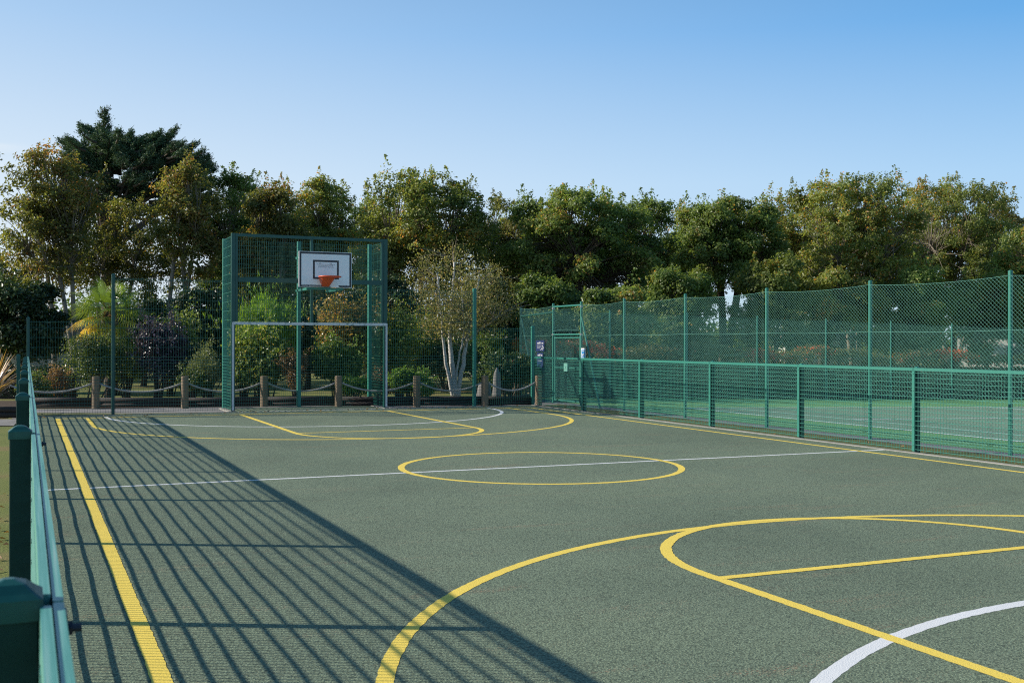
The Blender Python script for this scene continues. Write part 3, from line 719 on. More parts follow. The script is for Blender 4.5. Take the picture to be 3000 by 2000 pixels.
lm('hedge_leaves', [(0.0,(0.02,0.03,0.010)),(0.5,(0.055,0.065,0.022)),(0.78,(0.12,0.10,0.03)),(0.86,(0.34,0.075,0.03)),(1.0,(0.52,0.085,0.05))], trans=0.3)
lm('palm_leaves', [(0.0,(0.05,0.09,0.018)),(0.5,(0.12,0.18,0.035)),(0.75,(0.25,0.26,0.05)),(0.9,(0.50,0.34,0.03)),(1.0,(0.40,0.22,0.06))], trans=0.4, rough=0.35, sat_noise=2, k=1.6)
lm('flax_leaves', [(0.0,(0.06,0.045,0.02)),(0.5,(0.16,0.10,0.04)),(0.8,(0.34,0.20,0.06)),(1.0,(0.45,0.30,0.10))], trans=0.3, rough=0.35, sat_noise=3)

def unit(v): return v/(np.linalg.norm(v,axis=-1,keepdims=True)+1e-9)

def leaves(mb, P, Nn, size, asp=0.62, D=None):
    """one folded diamond per point; returns nothing, appends to mb"""
    k = len(P); size = np.broadcast_to(np.asarray(size,float),(k,))[:,None]
    Nn = unit(Nn)
    if D is None: D = RNG.normal(size=(k,3))
    D = unit(D - Nn*np.sum(D*Nn,axis=1,keepdims=True)); S = np.cross(Nn, D)
    fold = RNG.uniform(0.05,0.28,(k,1))*size
    a = P - D*size*0.5; c = P + D*size*0.5
    m = P + D*size*RNG.uniform(-0.12,0.08,(k,1)) 
    b = m + S*size*asp*0.5 + Nn*fold; d = m - S*size*asp*0.5 + Nn*fold
    V = np.stack([a,b,c,d],1).reshape(-1,3)
    mb.add(V, np.arange(4*k).reshape(k,4))

def sphere_dirs(n):
    return unit(RNG.normal(size=(n,3)))

SUNV = np.array([-0.81,0.41,0.42])

def lobed_crown(c, rad, nl, lobe=(0.30,0.48), nc=16, clump=(0.20,0.38), nleaf=88, size=0.108, gap=0.2, flat=0.9, sprig=0.35, tint=0.45, zmin=None, tn=0.22):
    """crown as lobes > clumps > leaves: returns leaf arrays and the clump centres"""
    c = np.array(c); rad = np.array(rad)
    dirs = []
    while len(dirs) < nl:                                     # spread lobes over the shell, fewer below
        best = None; bs = -1
        for _ in range(12):
            dd = sphere_dirs(1)[0]
            if dd[2] < -0.85: continue
            q = min([np.linalg.norm(dd-x) for x in dirs], default=2)
            if q > bs: bs, best = q, dd
        if best is not None: dirs.append(best)
    P=[];Nn=[];T=[];C=[];S=[]
    rm = (rad[0]*rad[2])**0.5
    cen = [(d, 1) for d in dirs] + [(d*RNG.uniform(0.2,0.65), 0) for d in dirs[::2]]
    for d, outer in cen:
        rl = RNG.uniform(*lobe)*rm
        p4 = (np.abs(d)**3).sum()**(-1/3) if outer else 1.0     # squarish crown
        cl = c + d*min(p4,1.22)*(rad-rl*0.8)*RNG.uniform(0.86,1.12)
        tl = tint + RNG.normal(0,0.10)
        for j in range(nc):
            u = unit(sphere_dirs(1)[0]*0.95 + d*0.6 + np.array([0,0,0.22]))
            rc = RNG.uniform(*clump)
            cc = cl + u*np.array([rl,rl,rl*flat])*RNG.uniform(0.45,1.05)
            if zmin is not None and cc[2] < zmin+rc*0.5: cc[2] = zmin + rc*0.5 + RNG.uniform(0,0.5)
            if RNG.random() < gap: continue
            C.append(cc)
            n = int(nleaf*RNG.uniform(0.6,1.3)*(rc/0.3)**1.5)
            v = sphere_dirs(n); v[:,2] = np.where((v[:,2] < -0.3)&(RNG.random(n)<0.6), -v[:,2]*0.8, v[:,2])
            rr = RNG.uniform(0.25,1.12,(n,1))**0.65
            p = cc + v*rr*np.array([rc,rc,rc*0.72]) + RNG.normal(0,0.04,(n,3))
            P.append(p); Nn.append(v*0.8 + u*0.35 + SUNV*0.55 + np.array([0,0,0.1]) + RNG.normal(0,0.42,(n,3)))
            T.append(np.clip(tl + RNG.normal(0,0.07) + RNG.normal(0,tn,n)*0.9,0,1)); S.append(RNG.uniform(0.65,1.3,n)*size)
            if d[2] > 0.25 and outer and RNG.random() < sprig*0.6:   # shoots standing out of the top
                h = RNG.uniform(0.3,0.75); n = int(nleaf*0.6); t = RNG.uniform(0,1,(n,1))
                lean = np.array([RNG.normal(0,0.16),RNG.normal(0,0.16),1.0])
                p = cc + np.array([RNG.normal(0,0.2),RNG.normal(0,0.2),rc*0.3]) + lean*t*h + RNG.normal(0,1,(n,3))*0.13*(1.15-t)
                P.append(p); Nn.append(RNG.normal(0,0.6,(n,3))+np.array([0,0,0.4])); T.append(np.clip(tl+0.08+RNG.normal(0,tn,n),0,1)); S.append(RNG.uniform(0.7,1.1,n)*size)
    return np.concatenate(P), np.concatenate(Nn), np.concatenate(T), np.concatenate(S), np.array(C)

def limbs(mb, base, fork, C, r0, nmain=6, lean=(0,0), twig=0.02, mb2=None):
    """trunk from base to fork, then main limbs to groups of clumps, then a branch to each clump"""
    base=np.array(base,float); fork=np.array(fork,float)
    mid = (base+fork)/2 + np.array([RNG.normal(0,0.12),RNG.normal(0,0.12),0])
    t = np.linspace(0,1,7)[:,None]
    tr = (1-t)**2*base + 2*t*(1-t)*mid + t*t*fork
    mb.poly(tr, r0*np.array([1.45,1.12,1.0,0.93,0.88,0.84,0.8]), n=9)
    br = mb2 if mb2 is not None else mb
    # k-means-like grouping
    k = min(nmain, len(C)); cen = C[RNG.choice(len(C),k,replace=False)]
    for _ in range(5):
        lab = np.argmin(((C[:,None]-cen[None])**2).sum(2),1)
        cen = np.array([C[lab==i].mean(0) if (lab==i).any() else cen[i] for i in range(k)])
    for i in range(k):
        g = C[lab==i]
        if not len(g): continue
        e = fork + (cen[i]-fork)*0.85
        m1 = fork + (e-fork)*0.45 + np.array([0,0,0.18*np.linalg.norm(e-fork)]) + RNG.normal(0,0.12,3)
        t = np.linspace(0,1,8)[:,None]
        L = (1-t)**2*fork + 2*t*(1-t)*m1 + t*t*e
        rr = r0*0.42*np.linspace(1,0.25,8)
        br.poly(L, rr, n=6)
        for q in g:
            j = int(RNG.integers(3,8)); s = L[j]
            m2 = (s+q)/2 + np.array([0,0,0.10*np.linalg.norm(q-s)])+RNG.normal(0,0.08,3)
            t2 = np.linspace(0,1,5)[:,None]
            br.poly((1-t2)**2*s+2*t2*(1-t2)*m2+t2*t2*q, np.linspace(max(twig,rr[j]*0.5),twig*0.4,5), n=4, cap=False)

def tree(name, label, cat, px, w, top, bot, half, mat, bark='bark', r0=0.16, nl=14, nc=16, nleaf=88, size=0.108, gap=0.2, fork_z=None, base_px=None, depth=0.9, group=None, lobe=(0.30,0.48), clump=(0.20,0.38), tint=0.45, sprig=0.35, zmin=None, nmain=6, tn=0.22, flat=0.9, stems=1):
    zt, zb = zat(top,w), zat(bot,w)
    a = half/FPX*w
    c = at(px,w,(zt+zb)/2); rad = (a, a*depth, (zt-zb)/2)
    base = at(px if base_px is None else base_px, w, 0); base[2] = slope(base[0])
    P,Nn,T,S,C = lobed_crown(c, rad, nl, lobe, nc, clump, nleaf, size, gap, flat, sprig, tint, zmin, tn)
    t = thing(name, label, cat, group, base)
    off = base
    mb = MB(); leaves(mb, P-off, Nn, S); mb.build('crown', mat, t, fac=T)
    fz = (zb + 0.18*(zt-zb)) if fork_z is None else fork_z
    f = np.array([c[0]*0.6+base[0]*0.4, c[1]*0.6+base[1]*0.4, fz])
    mb = MB(); br = MB(); Cl = C-off
    if stems == 1: limbs(mb, (0,0,-0.1), f-off, Cl, r0, nmain, mb2=br)
    else:
        order = np.argsort(Cl[:,0]*CY-Cl[:,1]*SY)
        for i, part in enumerate(np.array_split(order, stems)):
            g = Cl[part].mean(0); ff = np.array([g[0]*0.55, g[1]*0.55, fz+RNG.uniform(0.0,0.8)])
            limbs(mb, np.array([RNG.normal(0,0.25),RNG.normal(0,0.25),-0.1]), ff, Cl[part], r0, max(3,nmain//2+1), mb2=br)
    mb.build('trunk', M[bark], t, smooth=True); br.build('limbs', M[bark], t, smooth=True)
    return t

GT = 'broadleaf trees behind the court'
SYC, OL, GO = G['sycamore_leaves'], G['olive_leaves'], G['golden_leaves']
sp = dict(gap=0.34, nleaf=56, clump=(0.20,0.38), bark='pale_bark', sprig=0.5, r0=0.085, stems=3)
def T_(label, px, w, top, bot, half, mat, **kw): return tree('broadleaf_tree', label, 'tree', px, w, top-8, bot, half, mat, group=GT, **kw)
T_('tall thin-leaved brown and olive tree at the far left, spreading out beyond the palm', 145, 37, 452, 900, 130, OL, nl=24, base_px=205, tint=0.52, **sp)
T_('low olive tree spreading at the left edge of the picture under the tall brown tree', -10, 43, 765, 1010, 140, OL, nl=14, tint=0.45, **{**sp,'gap':0.15})
T_('olive tree with bare forking trunks standing directly below the dark cypress', 330, 42, 600, 930, 170, OL, nl=26, tint=0.40, base_px=330, **sp)
T_('brown tinted olive tree right of the cypress with long bare stems', 550, 38, 500, 850, 95, OL, nl=17, tint=0.55, base_px=520, **sp)
T_('dark green rounded tree just left of the goal cage top', 672, 46, 522, 940, 95, SYC, nl=18, gap=0.12, tint=0.42, bark='pale_bark')
T_('olive tree rising behind the left half of the goal cage', 800, 39, 558, 920, 105, OL, nl=18, gap=0.15, tint=0.50, bark='pale_bark', stems=2, r0=0.1)
T_('yellowish green tree rising behind the backboard', 955, 47, 548, 940, 118, GO, nl=19, gap=0.15, tint=0.50, bark='pale_bark')
T_('broad golden green tree behind the white birch', 1232, 40, 525, 940, 205, GO, nl=32, gap=0.16, tint=0.46, bark='pale_bark', sprig=0.5, stems=3, r0=0.1)
T_('narrow thin-topped tree between the golden tree and the big dark sycamore', 1465, 49, 582, 960, 95, OL, nl=15, gap=0.18, tint=0.45, sprig=0.6)
T_('big dark green sycamore with layered lobes behind the court corner', 1690, 40, 560, 950, 215, SYC, nl=36, gap=0.12, tint=0.50, lobe=(0.22,0.34), flat=0.7, r0=0.2)
T_('dark sycamore with a rounded shoulder right of the biggest sycamore', 1915, 47, 602, 980, 150, SYC, nl=25, gap=0.10, tint=0.44, lobe=(0.24,0.36), flat=0.75)
T_('dome shaped dark sycamore with its twin trunks showing above the fence', 2135, 42, 580, 870, 142, SYC, nl=26, gap=0.08, tint=0.48, lobe=(0.24,0.36), flat=0.75, r0=0.16, stems=2)
T_('lower orange flecked tree between two higher crowns, right of centre', 2315, 49, 586, 980, 140, GO, nl=21, gap=0.12, tint=0.55)
T_('tall orange flecked tree, left of the two highest crowns on the right', 2510, 44, 528, 940, 190, GO, nl=30, gap=0.16, tint=0.52, bark='pale_bark', sprig=0.6, stems=3, r0=0.1)
T_('tall golden green tree, right of the two highest crowns on the right', 2790, 50, 536, 960, 200, GO, nl=32, gap=0.16, tint=0.50, bark='pale_bark', sprig=0.6, stems=3, r0=0.1)
T_('dark green tree cut off by the right edge of the picture', 3040, 45, 668, 980, 140, SYC, nl=20, gap=0.10, tint=0.48)
for px_, w_, top_, hf_, mt_, lb_ in [(735,55,585,95,OL,'tree further back, filling the dip left of the backboard'),(885,55,610,95,SYC,'tree further back, showing above the right half of the goal cage'),(1085,54,600,90,SYC,'tree further back, left of the broad golden tree'),(1550,55,640,110,SYC,'tree further back, left of the biggest sycamore'),(2020,55,650,100,SYC,'tree further back, left of the dome shaped sycamore'),(2405,57,590,115,GO,'tree further back, left of the tall orange flecked tree'),(2655,58,565,110,GO,'tree further back, between the two highest crowns'),(2930,58,620,110,OL,'tree further back, in the dip near the right edge')]:
    T_(lb_, px_, w_, top_, 960, hf_, mt_, nl=18, gap=0.12, tint=0.45, nleaf=60, size=0.13)
# lower crowns and thicket trees in front of the trunks
low = dict(nl=16, nc=14, gap=0.08, lobe=(0.30,0.45), flat=0.8, sprig=0.1, r0=0.10, zmin=0.0)
GL = 'low leafy trees behind the tennis court'
def L_(label, px, w, top, bot, half, mat, **kw): return tree('understorey_tree', label, 'tree', px, w, top, bot, half, mat, group=GL, **{**low, **kw})
L_('low dark sycamore growing behind the corner of the tennis fence', 1600, 35, 815, 1035, 110, SYC, tint=0.40)
L_('low green tree seen through the netting right of the gate', 1800, 34, 850, 1040, 110, SYC, tint=0.50)
L_('low dark tree under the dome shaped sycamore', 1985, 37, 800, 1040, 105, SYC, tint=0.42)
L_('low olive tree with dense lobes right of the twin trunks', 2275, 38.5, 760, 1035, 120, GO, tint=0.45)
L_('low broad tree with golden flecks under the tall orange flecked tree', 2470, 40, 795, 1040, 115, GO, tint=0.47)
L_('low olive tree under the right of the two highest crowns', 2680, 41.5, 790, 1040, 115, SYC, tint=0.50)
L_('low green tree behind the far fence near the right edge', 2890, 44, 800, 1040, 130, SYC, tint=0.48)
DK = G['dark_leaves']
L_('dark glossy evergreen filling the far left corner behind the spiky plant', 55, 33, 830, 1075, 115, DK, nl=18, tint=0.5, size=0.11)
L_('dark evergreen standing behind the left end of the goal cage', 600, 36, 850, 1110, 105, DK, tint=0.45, size=0.11)
L_('dark evergreen under the trees behind the purple bush', 420, 38, 890, 1115, 100, DK, tint=0.45, size=0.11)
L_('dark evergreen behind the goal cage, between the leafy bushes', 900, 36, 870, 1115, 95, DK, tint=0.45, size=0.11)
L_('dark evergreen left of the birch crown', 1120, 36, 820, 1110, 100, DK, tint=0.5, size=0.12)
L_('dark evergreen behind the right side of the birch', 1450, 35, 830, 1100, 100, DK, tint=0.47, size=0.12)

# ---- far wood closing the view below the crowns
mb = MB(); P=[];Nn=[];T=[]
for px in range(-900, 3900, 70):
    for q in range(3):
        w = RNG.uniform(56,66); h = RNG.uniform(2.4,4.6); c = at(px+RNG.normal(0,25), w, h*0.45); c[2]+=slope(c[0]); rr = RNG.uniform(1.0,1.7)
        n = 330; v = sphere_dirs(n); v[:,2] = np.abs(v[:,2])-0.4*(RNG.random(n)<0.4)
        P.append(c+v*RNG.uniform(0.6,1.0,(n,1))*np.array([rr,rr,h*0.5])); Nn.append(v+RNG.normal(0,0.4,(n,3))); T.append(np.clip(RNG.normal(0.32,0.15,n),0,1))
leaves(mb, np.concatenate(P), np.concatenate(Nn), RNG.uniform(0.22,0.4,sum(map(len,P))))
tag(mb.build('distant_wood', SYC, None, fac=np.concatenate(T)), 'dark distant wood closing the view below the tree crowns', 'wood', None, 'stuff')

# ---- the cypress above the left trees
def cypress():
    w = 46.0; base = at(318,w,0); zt = zat(328,w)
    t = thing('cypress_tree','dark blue-green cypress with a spire and upswept feathery boughs towering over the left trees','tree',None,base)
    mb = MB(); br = MB()
    lead = at(303,w,0)-base
    tr = np.array([(0,0,-0.1),(0.05,0,2.5),(-0.05,0,5.0),(lead[0]*0.5,lead[1]*0.5,7.4),(lead[0],lead[1],zt-0.5)])
    mb.poly(tr, [0.42,0.34,0.26,0.15,0.02], n=9); mb.build('trunk', M['bark'], t, smooth=True)
    P=[];Nn=[];T=[];D=[];S=[]
    fw = np.array([SY,CY,0]); rt = np.array([CY,-SY,0])
    def bough(p0, tip, dens=1.0, spread=0.42):
        p0=np.array(p0,float); tip=np.array(tip,float); L=np.linalg.norm(tip-p0)
        m = p0+(tip-p0)*0.60+np.array([0,0,-0.17*L])
        u=np.linspace(0,1,9)[:,None]; cur=(1-u)**2*p0+2*u*(1-u)*m+u*u*tip
        br.poly(cur, np.linspace(0.05+0.008*L,0.008,9), n=5)
        n=int(L*210*dens); s=RNG.uniform(0.12,1,n)**0.75
        # side sprays: pick a point, offset sideways and outward
        side=unit(np.cross(tip-p0,[0,0,1.0])); k=np.clip(s*8,0,7.999); i=k.astype(int); f=(k-i)[:,None]
        pos=cur[i]*(1-f)+cur[i+1]*f; tan=unit(cur[i+1]-cur[i])
        sp_=spread*(1.03-s)**0.75
        nsub=9
        for a in range(nsub):
            q=RNG.integers(0,n,n//nsub*2)
            off=RNG.uniform(-1.5,1.5,(len(q),1))*sp_[q][:,None]*side+RNG.normal(0,0.05,(len(q),3))+np.array([0,0,0.05])
            P.append(pos[q]+off+tan[q]*np.abs(off).sum(1,keepdims=True)*0.5); D.append(tan[q]+unit(off)*0.6+np.array([0,0,0.25])+RNG.normal(0,0.2,(len(q),3)))
            Nn.append(np.array([0,0,0.8])+RNG.normal(0,0.6,(len(q),3))); T.append(np.clip(0.5+RNG.normal(0,0.25,len(q)),0,1)); S.append(RNG.uniform(0.07,0.15,len(q)))
    # spire: a narrow leader with short level branchlets
    for z in np.linspace(zt-2.4, zt-0.05, 22):
        Lz=0.10+0.27*(zt-z)
        for _ in range(3):
            a=RNG.uniform(0,2*math.pi); d=np.array([math.cos(a),math.sin(a),0])
            bough(np.array([lead[0],lead[1],z-0.05]), np.array([lead[0],lead[1],z+0.02])+d*Lz*RNG.uniform(0.6,1)+np.array([0,0,0.12*Lz]), 0.8, 0.10)
    # outline boughs: tips measured on the picture (column, row)
    tips=[(172,408),(190,418),(212,402),(236,386),(250,402),(262,378),(280,400),(215,440),(200,470),(220,495),(330,405),(345,398),(362,412),(385,402),(405,415),(428,395),(450,408),(470,402),(492,398),(515,385),(505,412),(500,430),(522,432),(545,424),(575,437),(556,448),(560,470),(545,500),(605,472),(612,480),(590,520),(570,545),(340,430),(420,440),(375,425)]
    for (px,py) in tips:
        ww=w+RNG.uniform(-1.2,1.2); tip=at(px,ww,zat(py,w))-base
        out=np.array([tip[0]-lead[0]*0.7-0.3, tip[1]-lead[1]*0.7, 0]); q=np.linalg.norm(out)+1e-6; out/=q
        Lb=min(q+0.3, RNG.uniform(1.3,2.1)); p0=tip-out*Lb-np.array([0,0,Lb*RNG.uniform(0.25,0.45)])
        bough(p0, tip, 1.0, 0.30)
        for _ in range(2):
            o2=unit(out+RNG.normal(0,0.35,3)*np.array([1,1,0.3])); t2=tip-out*Lb*RNG.uniform(0.15,0.45)+np.array([0,0,RNG.uniform(-0.35,0.02)])+o2*0.3
            bough(p0+np.array([0,0,RNG.uniform(-0.3,0.1)]), t2, 1.0, 0.24)
    # the dense mass below the outline
    xs_=np.array([165,200,250,300,350,400,450,500,540,580,620]); ys_=np.array([470,440,415,400,425,425,425,430,450,470,520])
    for _ in range(230):
        px=RNG.uniform(190,600); top_=np.interp(px,xs_,ys_)+14; py=top_+(620-top_)*RNG.random()**1.4
        ww=w+RNG.normal(0,1.2); c=at(px,ww,zat(py,w))-base
        out=unit(np.array([c[0]-0.4+RNG.normal(0,0.8),c[1]+RNG.normal(0,0.8),0])); Lb=RNG.uniform(0.7,1.3)
        bough(c-out*Lb*0.6-np.array([0,0,Lb*0.2]), c+out*Lb*0.4+np.array([0,0,Lb*RNG.uniform(0.0,0.2)]), 0.9, 0.28)
    for _ in range(24):                                       # limbs carrying the mass
        px=RNG.uniform(230,560); c=at(px,w+RNG.normal(0,0.8),zat(RNG.uniform(470,560),w))-base; s0=np.array([lead[0]*0.5,lead[1]*0.5,RNG.uniform(4.6,7.0)])
        u=np.linspace(0,1,8)[:,None]; m=(s0+c)/2-np.array([0,0,0.3]); br.poly((1-u)**2*s0+2*u*(1-u)*m+u*u*c, np.linspace(0.11,0.03,8), n=6)
    P_=np.concatenate(P); lb=MB(); leaves(lb,P_,np.concatenate(Nn),np.concatenate(S),0.34,np.concatenate(D)); lb.build('foliage',G['cypress_foliage'],t,fac=np.concatenate(T))
    br.build('boughs', M['bark'], t)
cypress()

# ---- shrubs: domes of leaves carried on a few stems
def bush(name, label, px, w, top, half, mat, n=2600, size=0.07, asp=0.55, depth=0.9, tint=0.45, tn=0.22, base_z=0.0, lobes=9, upright=0.0, squash=1.0, cat='bush', gap=0.0, stems=7, bottom=0.03, shoots=3):
    h = zat(top,w)-base_z; a = half/FPX*w; base = at(px,w,base_z)
    t = thing(name, label, cat, None, base)
    P=[];Nn=[];T=[];C=[]
    for i in range(lobes):
        d = sphere_dirs(1)[0]; d[2]=abs(d[2])*0.9 - (0.35 if i%3==0 else 0.0)
        rl = RNG.uniform(0.28,0.58)
        e_ = RNG.uniform(0.75,1.35); c = np.array([d[0]*a*(1-rl)*e_, d[1]*a*depth*(1-rl)*e_, h*0.50+d[2]*h*0.5*(1-rl)])
        m = int(n/lobes); v = sphere_dirs(m); rr = RNG.uniform(0.5,1.06,(m,1))**0.5
        p = c+v*rr*np.array([a*rl,a*depth*rl,h*0.5*rl*squash])*RNG.uniform(0.92,1.12,(m,1))
        P.append(p); Nn.append(v*0.8+np.array([0,0,0.4])+RNG.normal(0,0.45,(m,3))); T.append(np.clip(tint+RNG.normal(0,0.09)+RNG.normal(0,tn,m),0,1)); C.append(c)
        for _ in range(shoots):                               # straggling shoots
            u_ = sphere_dirs(1)[0]; u_[2] = abs(u_[2])*0.8+0.15
            st_ = c+u_*np.array([a*rl,a*depth*rl,h*0.5*rl]); ms = max(8, m//16); tt = RNG.uniform(0,1,(ms,1))
            P.append(st_+u_*tt*RNG.uniform(0.10,0.30)*h+RNG.normal(0,1,(ms,3))*0.07*h*(1.1-tt)); Nn.append(RNG.normal(0,0.7,(ms,3))+np.array([0,0,0.3])); T.append(np.clip(tint+0.08+RNG.normal(0,tn,ms),0,1))
    P=np.concatenate(P);Nn=np.concatenate(Nn)+SUNV*0.45;T=np.concatenate(T)
    k = P[:,2] > bottom
    if gap: k &= RNG.random(len(P))>gap
    P,Nn,T=P[k],Nn[k],T[k]
    D=None
    if upright: D = RNG.normal(0,0.35,(len(P),3))+np.array([0,0,upright])+P*0.25; Nn = RNG.normal(0,1,(len(P),3))
    mb=MB(); leaves(mb,P,Nn,RNG.uniform(0.7,1.3,len(P))*size,asp,D); mb.build('foliage',mat,t,fac=T)
    sm=MB()
    for c in C[:stems]+[P[int(RNG.integers(len(P)))] for _ in range(stems)]:
        s=np.array([RNG.normal(0,0.08*a),RNG.normal(0,0.08*a),-0.05]); u=np.linspace(0,1,5)[:,None]; mm=(s+c)/2+np.array([0,0,0.1])
        sm.poly((1-u)**2*s+2*u*(1-u)*mm+u*u*c, np.linspace(0.022,0.007,5), n=5)
    sm.build('stems',M['bark'],t)
    return t
bush('round_bush','large round dark green bush beside the left corner of the court',275,27.6,968,108,G['hebe_leaves'],n=9000,size=0.06,tint=0.42,lobes=16,shoots=1)
bush('small_bush','small orange tinted bush left of the large round bush',165,26.7,1072,38,G['russet_leaves'],n=1500,size=0.05,tint=0.6)
bush('low_bush','low mixed green bush right behind the left corner post',112,26.2,1100,42,G['hebe_leaves'],n=1300,size=0.05,tint=0.4)
bush('purple_bush','tall dark purple leaved bush left of the goal',462,28.4,938,95,G['plum_leaves'],n=7000,size=0.085,tint=0.5,lobes=14,bottom=0.05)
bush('grey_bush','grey-green feathery bush just left of the goal',612,27.6,1012,66,G['grey_leaves'],n=4500,size=0.06,tint=0.45,upright=0.8,asp=0.3,bottom=0.05)
bush('bamboo','bright light green feathery shrub behind the left half of the goal',775,30.5,852,108,G['bright_leaves'],n=8000,size=0.15,asp=0.16,tint=0.5,upright=0.9,lobes=12)
bush('laurel_bush','glossy yellow-green laurel behind the left half of the goal',765,27.6,945,92,G['laurel_leaves'],n=4600,size=0.105,tint=0.48,lobes=14,bottom=0.05)
bush('laurel_bush','yellow and orange tinted laurel rising behind the right half of the goal',1015,29.5,850,95,G['orange_leaves'],n=5200,size=0.10,tint=0.34,lobes=14)
bush('russet_bush','dry reddish brown bush behind the middle post of the goal',868,27.0,1028,52,G['russet_leaves'],n=3000,size=0.055,tint=0.5,bottom=0.05)
bush('laurel_bush','dark leafed laurel behind the right half of the goal',985,28.0,985,80,G['laurel_leaves'],n=3600,size=0.095,tint=0.26,lobes=12,bottom=0.05)
bush('low_plant','bright green upright plant behind the right rear post of the goal',1042,26.9,1096,44,G['low_leaves'],n=1300,size=0.10,asp=0.3,tint=0.6,upright=0.5)
bush('low_bush','bright green low bush between the goal and the birch',1205,26.9,1078,66,G['low_leaves'],n=4200,size=0.07,tint=0.5,lobes=10)
bush('leafy_bush','orange flecked leafy bush right of the goal cage',1172,29.5,880,72,G['laurel_leaves'],n=4200,size=0.085,tint=0.38,tn=0.3,lobes=12)
bush('rhododendron','dark rhododendron with a few red flowers behind the right corner of the court',1490,28.8,1030,98,G['dark_leaves'],n=5200,size=0.10,tint=0.42,lobes=12)
bush('low_bush','dull green bush behind the grey boulder',1425,28.2,1062,45,G['hebe_leaves'],n=2400,size=0.06,tint=0.35)
bush('dark_bush','dark bush filling the gap between purple bush and grey bush',545,29.6,1000,75,G['dark_leaves'],n=3600,size=0.08,tint=0.4)
bush('dark_bush','dark low bush behind the birch trunks',1300,34,1000,95,G['dark_leaves'],n=4600,size=0.08,tint=0.4,lobes=10)
bush('yellow_shrub','yellow-green shrub behind the palm and purple bush',500,31,895,72,G['hebe_leaves'],n=4200,size=0.085,tint=0.66)
bush('leafy_bush','thin olive bush between the round bush and the purple bush',368,29.6,1000,80,G['hebe_leaves'],n=4200,size=0.07,tint=0.5,lobes=12)
bush('leafy_bush','straggly green bush behind the second bollard',560,27.0,1085,58,G['hebe_leaves'],n=2400,size=0.06,tint=0.35)
bush('dark_bush','dark bush behind the laurels left of the middle goal post',715,30.2,965,95,G['dark_leaves'],n=4200,size=0.085,tint=0.4,lobes=11)
bush('russet_bush','dry brown undergrowth behind the rope right of the goal',1118,27.6,1075,66,G['russet_leaves'],n=2600,size=0.055,tint=0.42)
bush('leafy_bush','mottled green bush between the goal and the birch crown',1235,33.5,935,92,G['laurel_leaves'],n=4600,size=0.085,tint=0.28,tn=0.3,lobes=12)
bush('leafy_bush','mottled green bush behind the tall post beside the boulder',1402,33.5,955,82,G['laurel_leaves'],n=4200,size=0.085,tint=0.25,lobes=12)
bush('dark_bush','dark bush under the palm fronds',335,31.5,1015,85,G['dark_leaves'],n=3800,size=0.085,tint=0.4,lobes=11)
bush('leafy_bush','dull olive bush filling the left corner behind the ropes',105,27.6,1085,60,G['hebe_leaves'],n=3200,size=0.07,tint=0.5,lobes=11)
M['petal']=paint_mat('red_petals',(0.5,0.05,0.06),rough=0.5)
for _ in range(12):
    fl_ = MB(); q_ = np.array([RNG.normal(0,0.45),RNG.normal(-0.25,0.15),RNG.uniform(0.6,1.2)])
    leaves(fl_, q_+RNG.normal(0,0.018,(8,3)), RNG.normal(0,1,(8,3)), 0.055); fl_.build('flower',M['petal'],bpy.data.objects['rhododendron'])

# boulder and standing stone
def rock(name,label,px,w,r,h,cat):
    base=at(px,w,0); mb=MB(); n=14; rings=[]
    for j,v in enumerate(np.linspace(0,1,8)):
        rad=r*(1-0.5*v**2.2)*(0.2 if j==7 else 1)
        for i in range(n):
            a=2*math.pi*i/n; k=1+0.13*math.sin(3*a+2*v)+0.08*math.sin(5*a-4*v)+RNG.normal(0,0.02); rings.append((rad*k*math.cos(a),rad*k*math.sin(a)*0.8,-0.05+h*v))
    q=[(m*n+i,m*n+(i+1)%n,(m+1)*n+(i+1)%n,(m+1)*n+i) for m in range(7) for i in range(n)]
    mb.add(rings,[np.array(q),np.array([list(range(7*n,8*n))])]); o=mb.build(name,M['stone'],None,smooth=True); o.location=tuple(base); tag(o,label,cat)
rock('boulder','rounded grey boulder behind the tall post right of the birch',1418,26.6,0.21,0.62,'rock')
rock('standing_stone','narrow grey standing stone behind the short fence at the corner',1456,27.6,0.12,0.92,'rock')

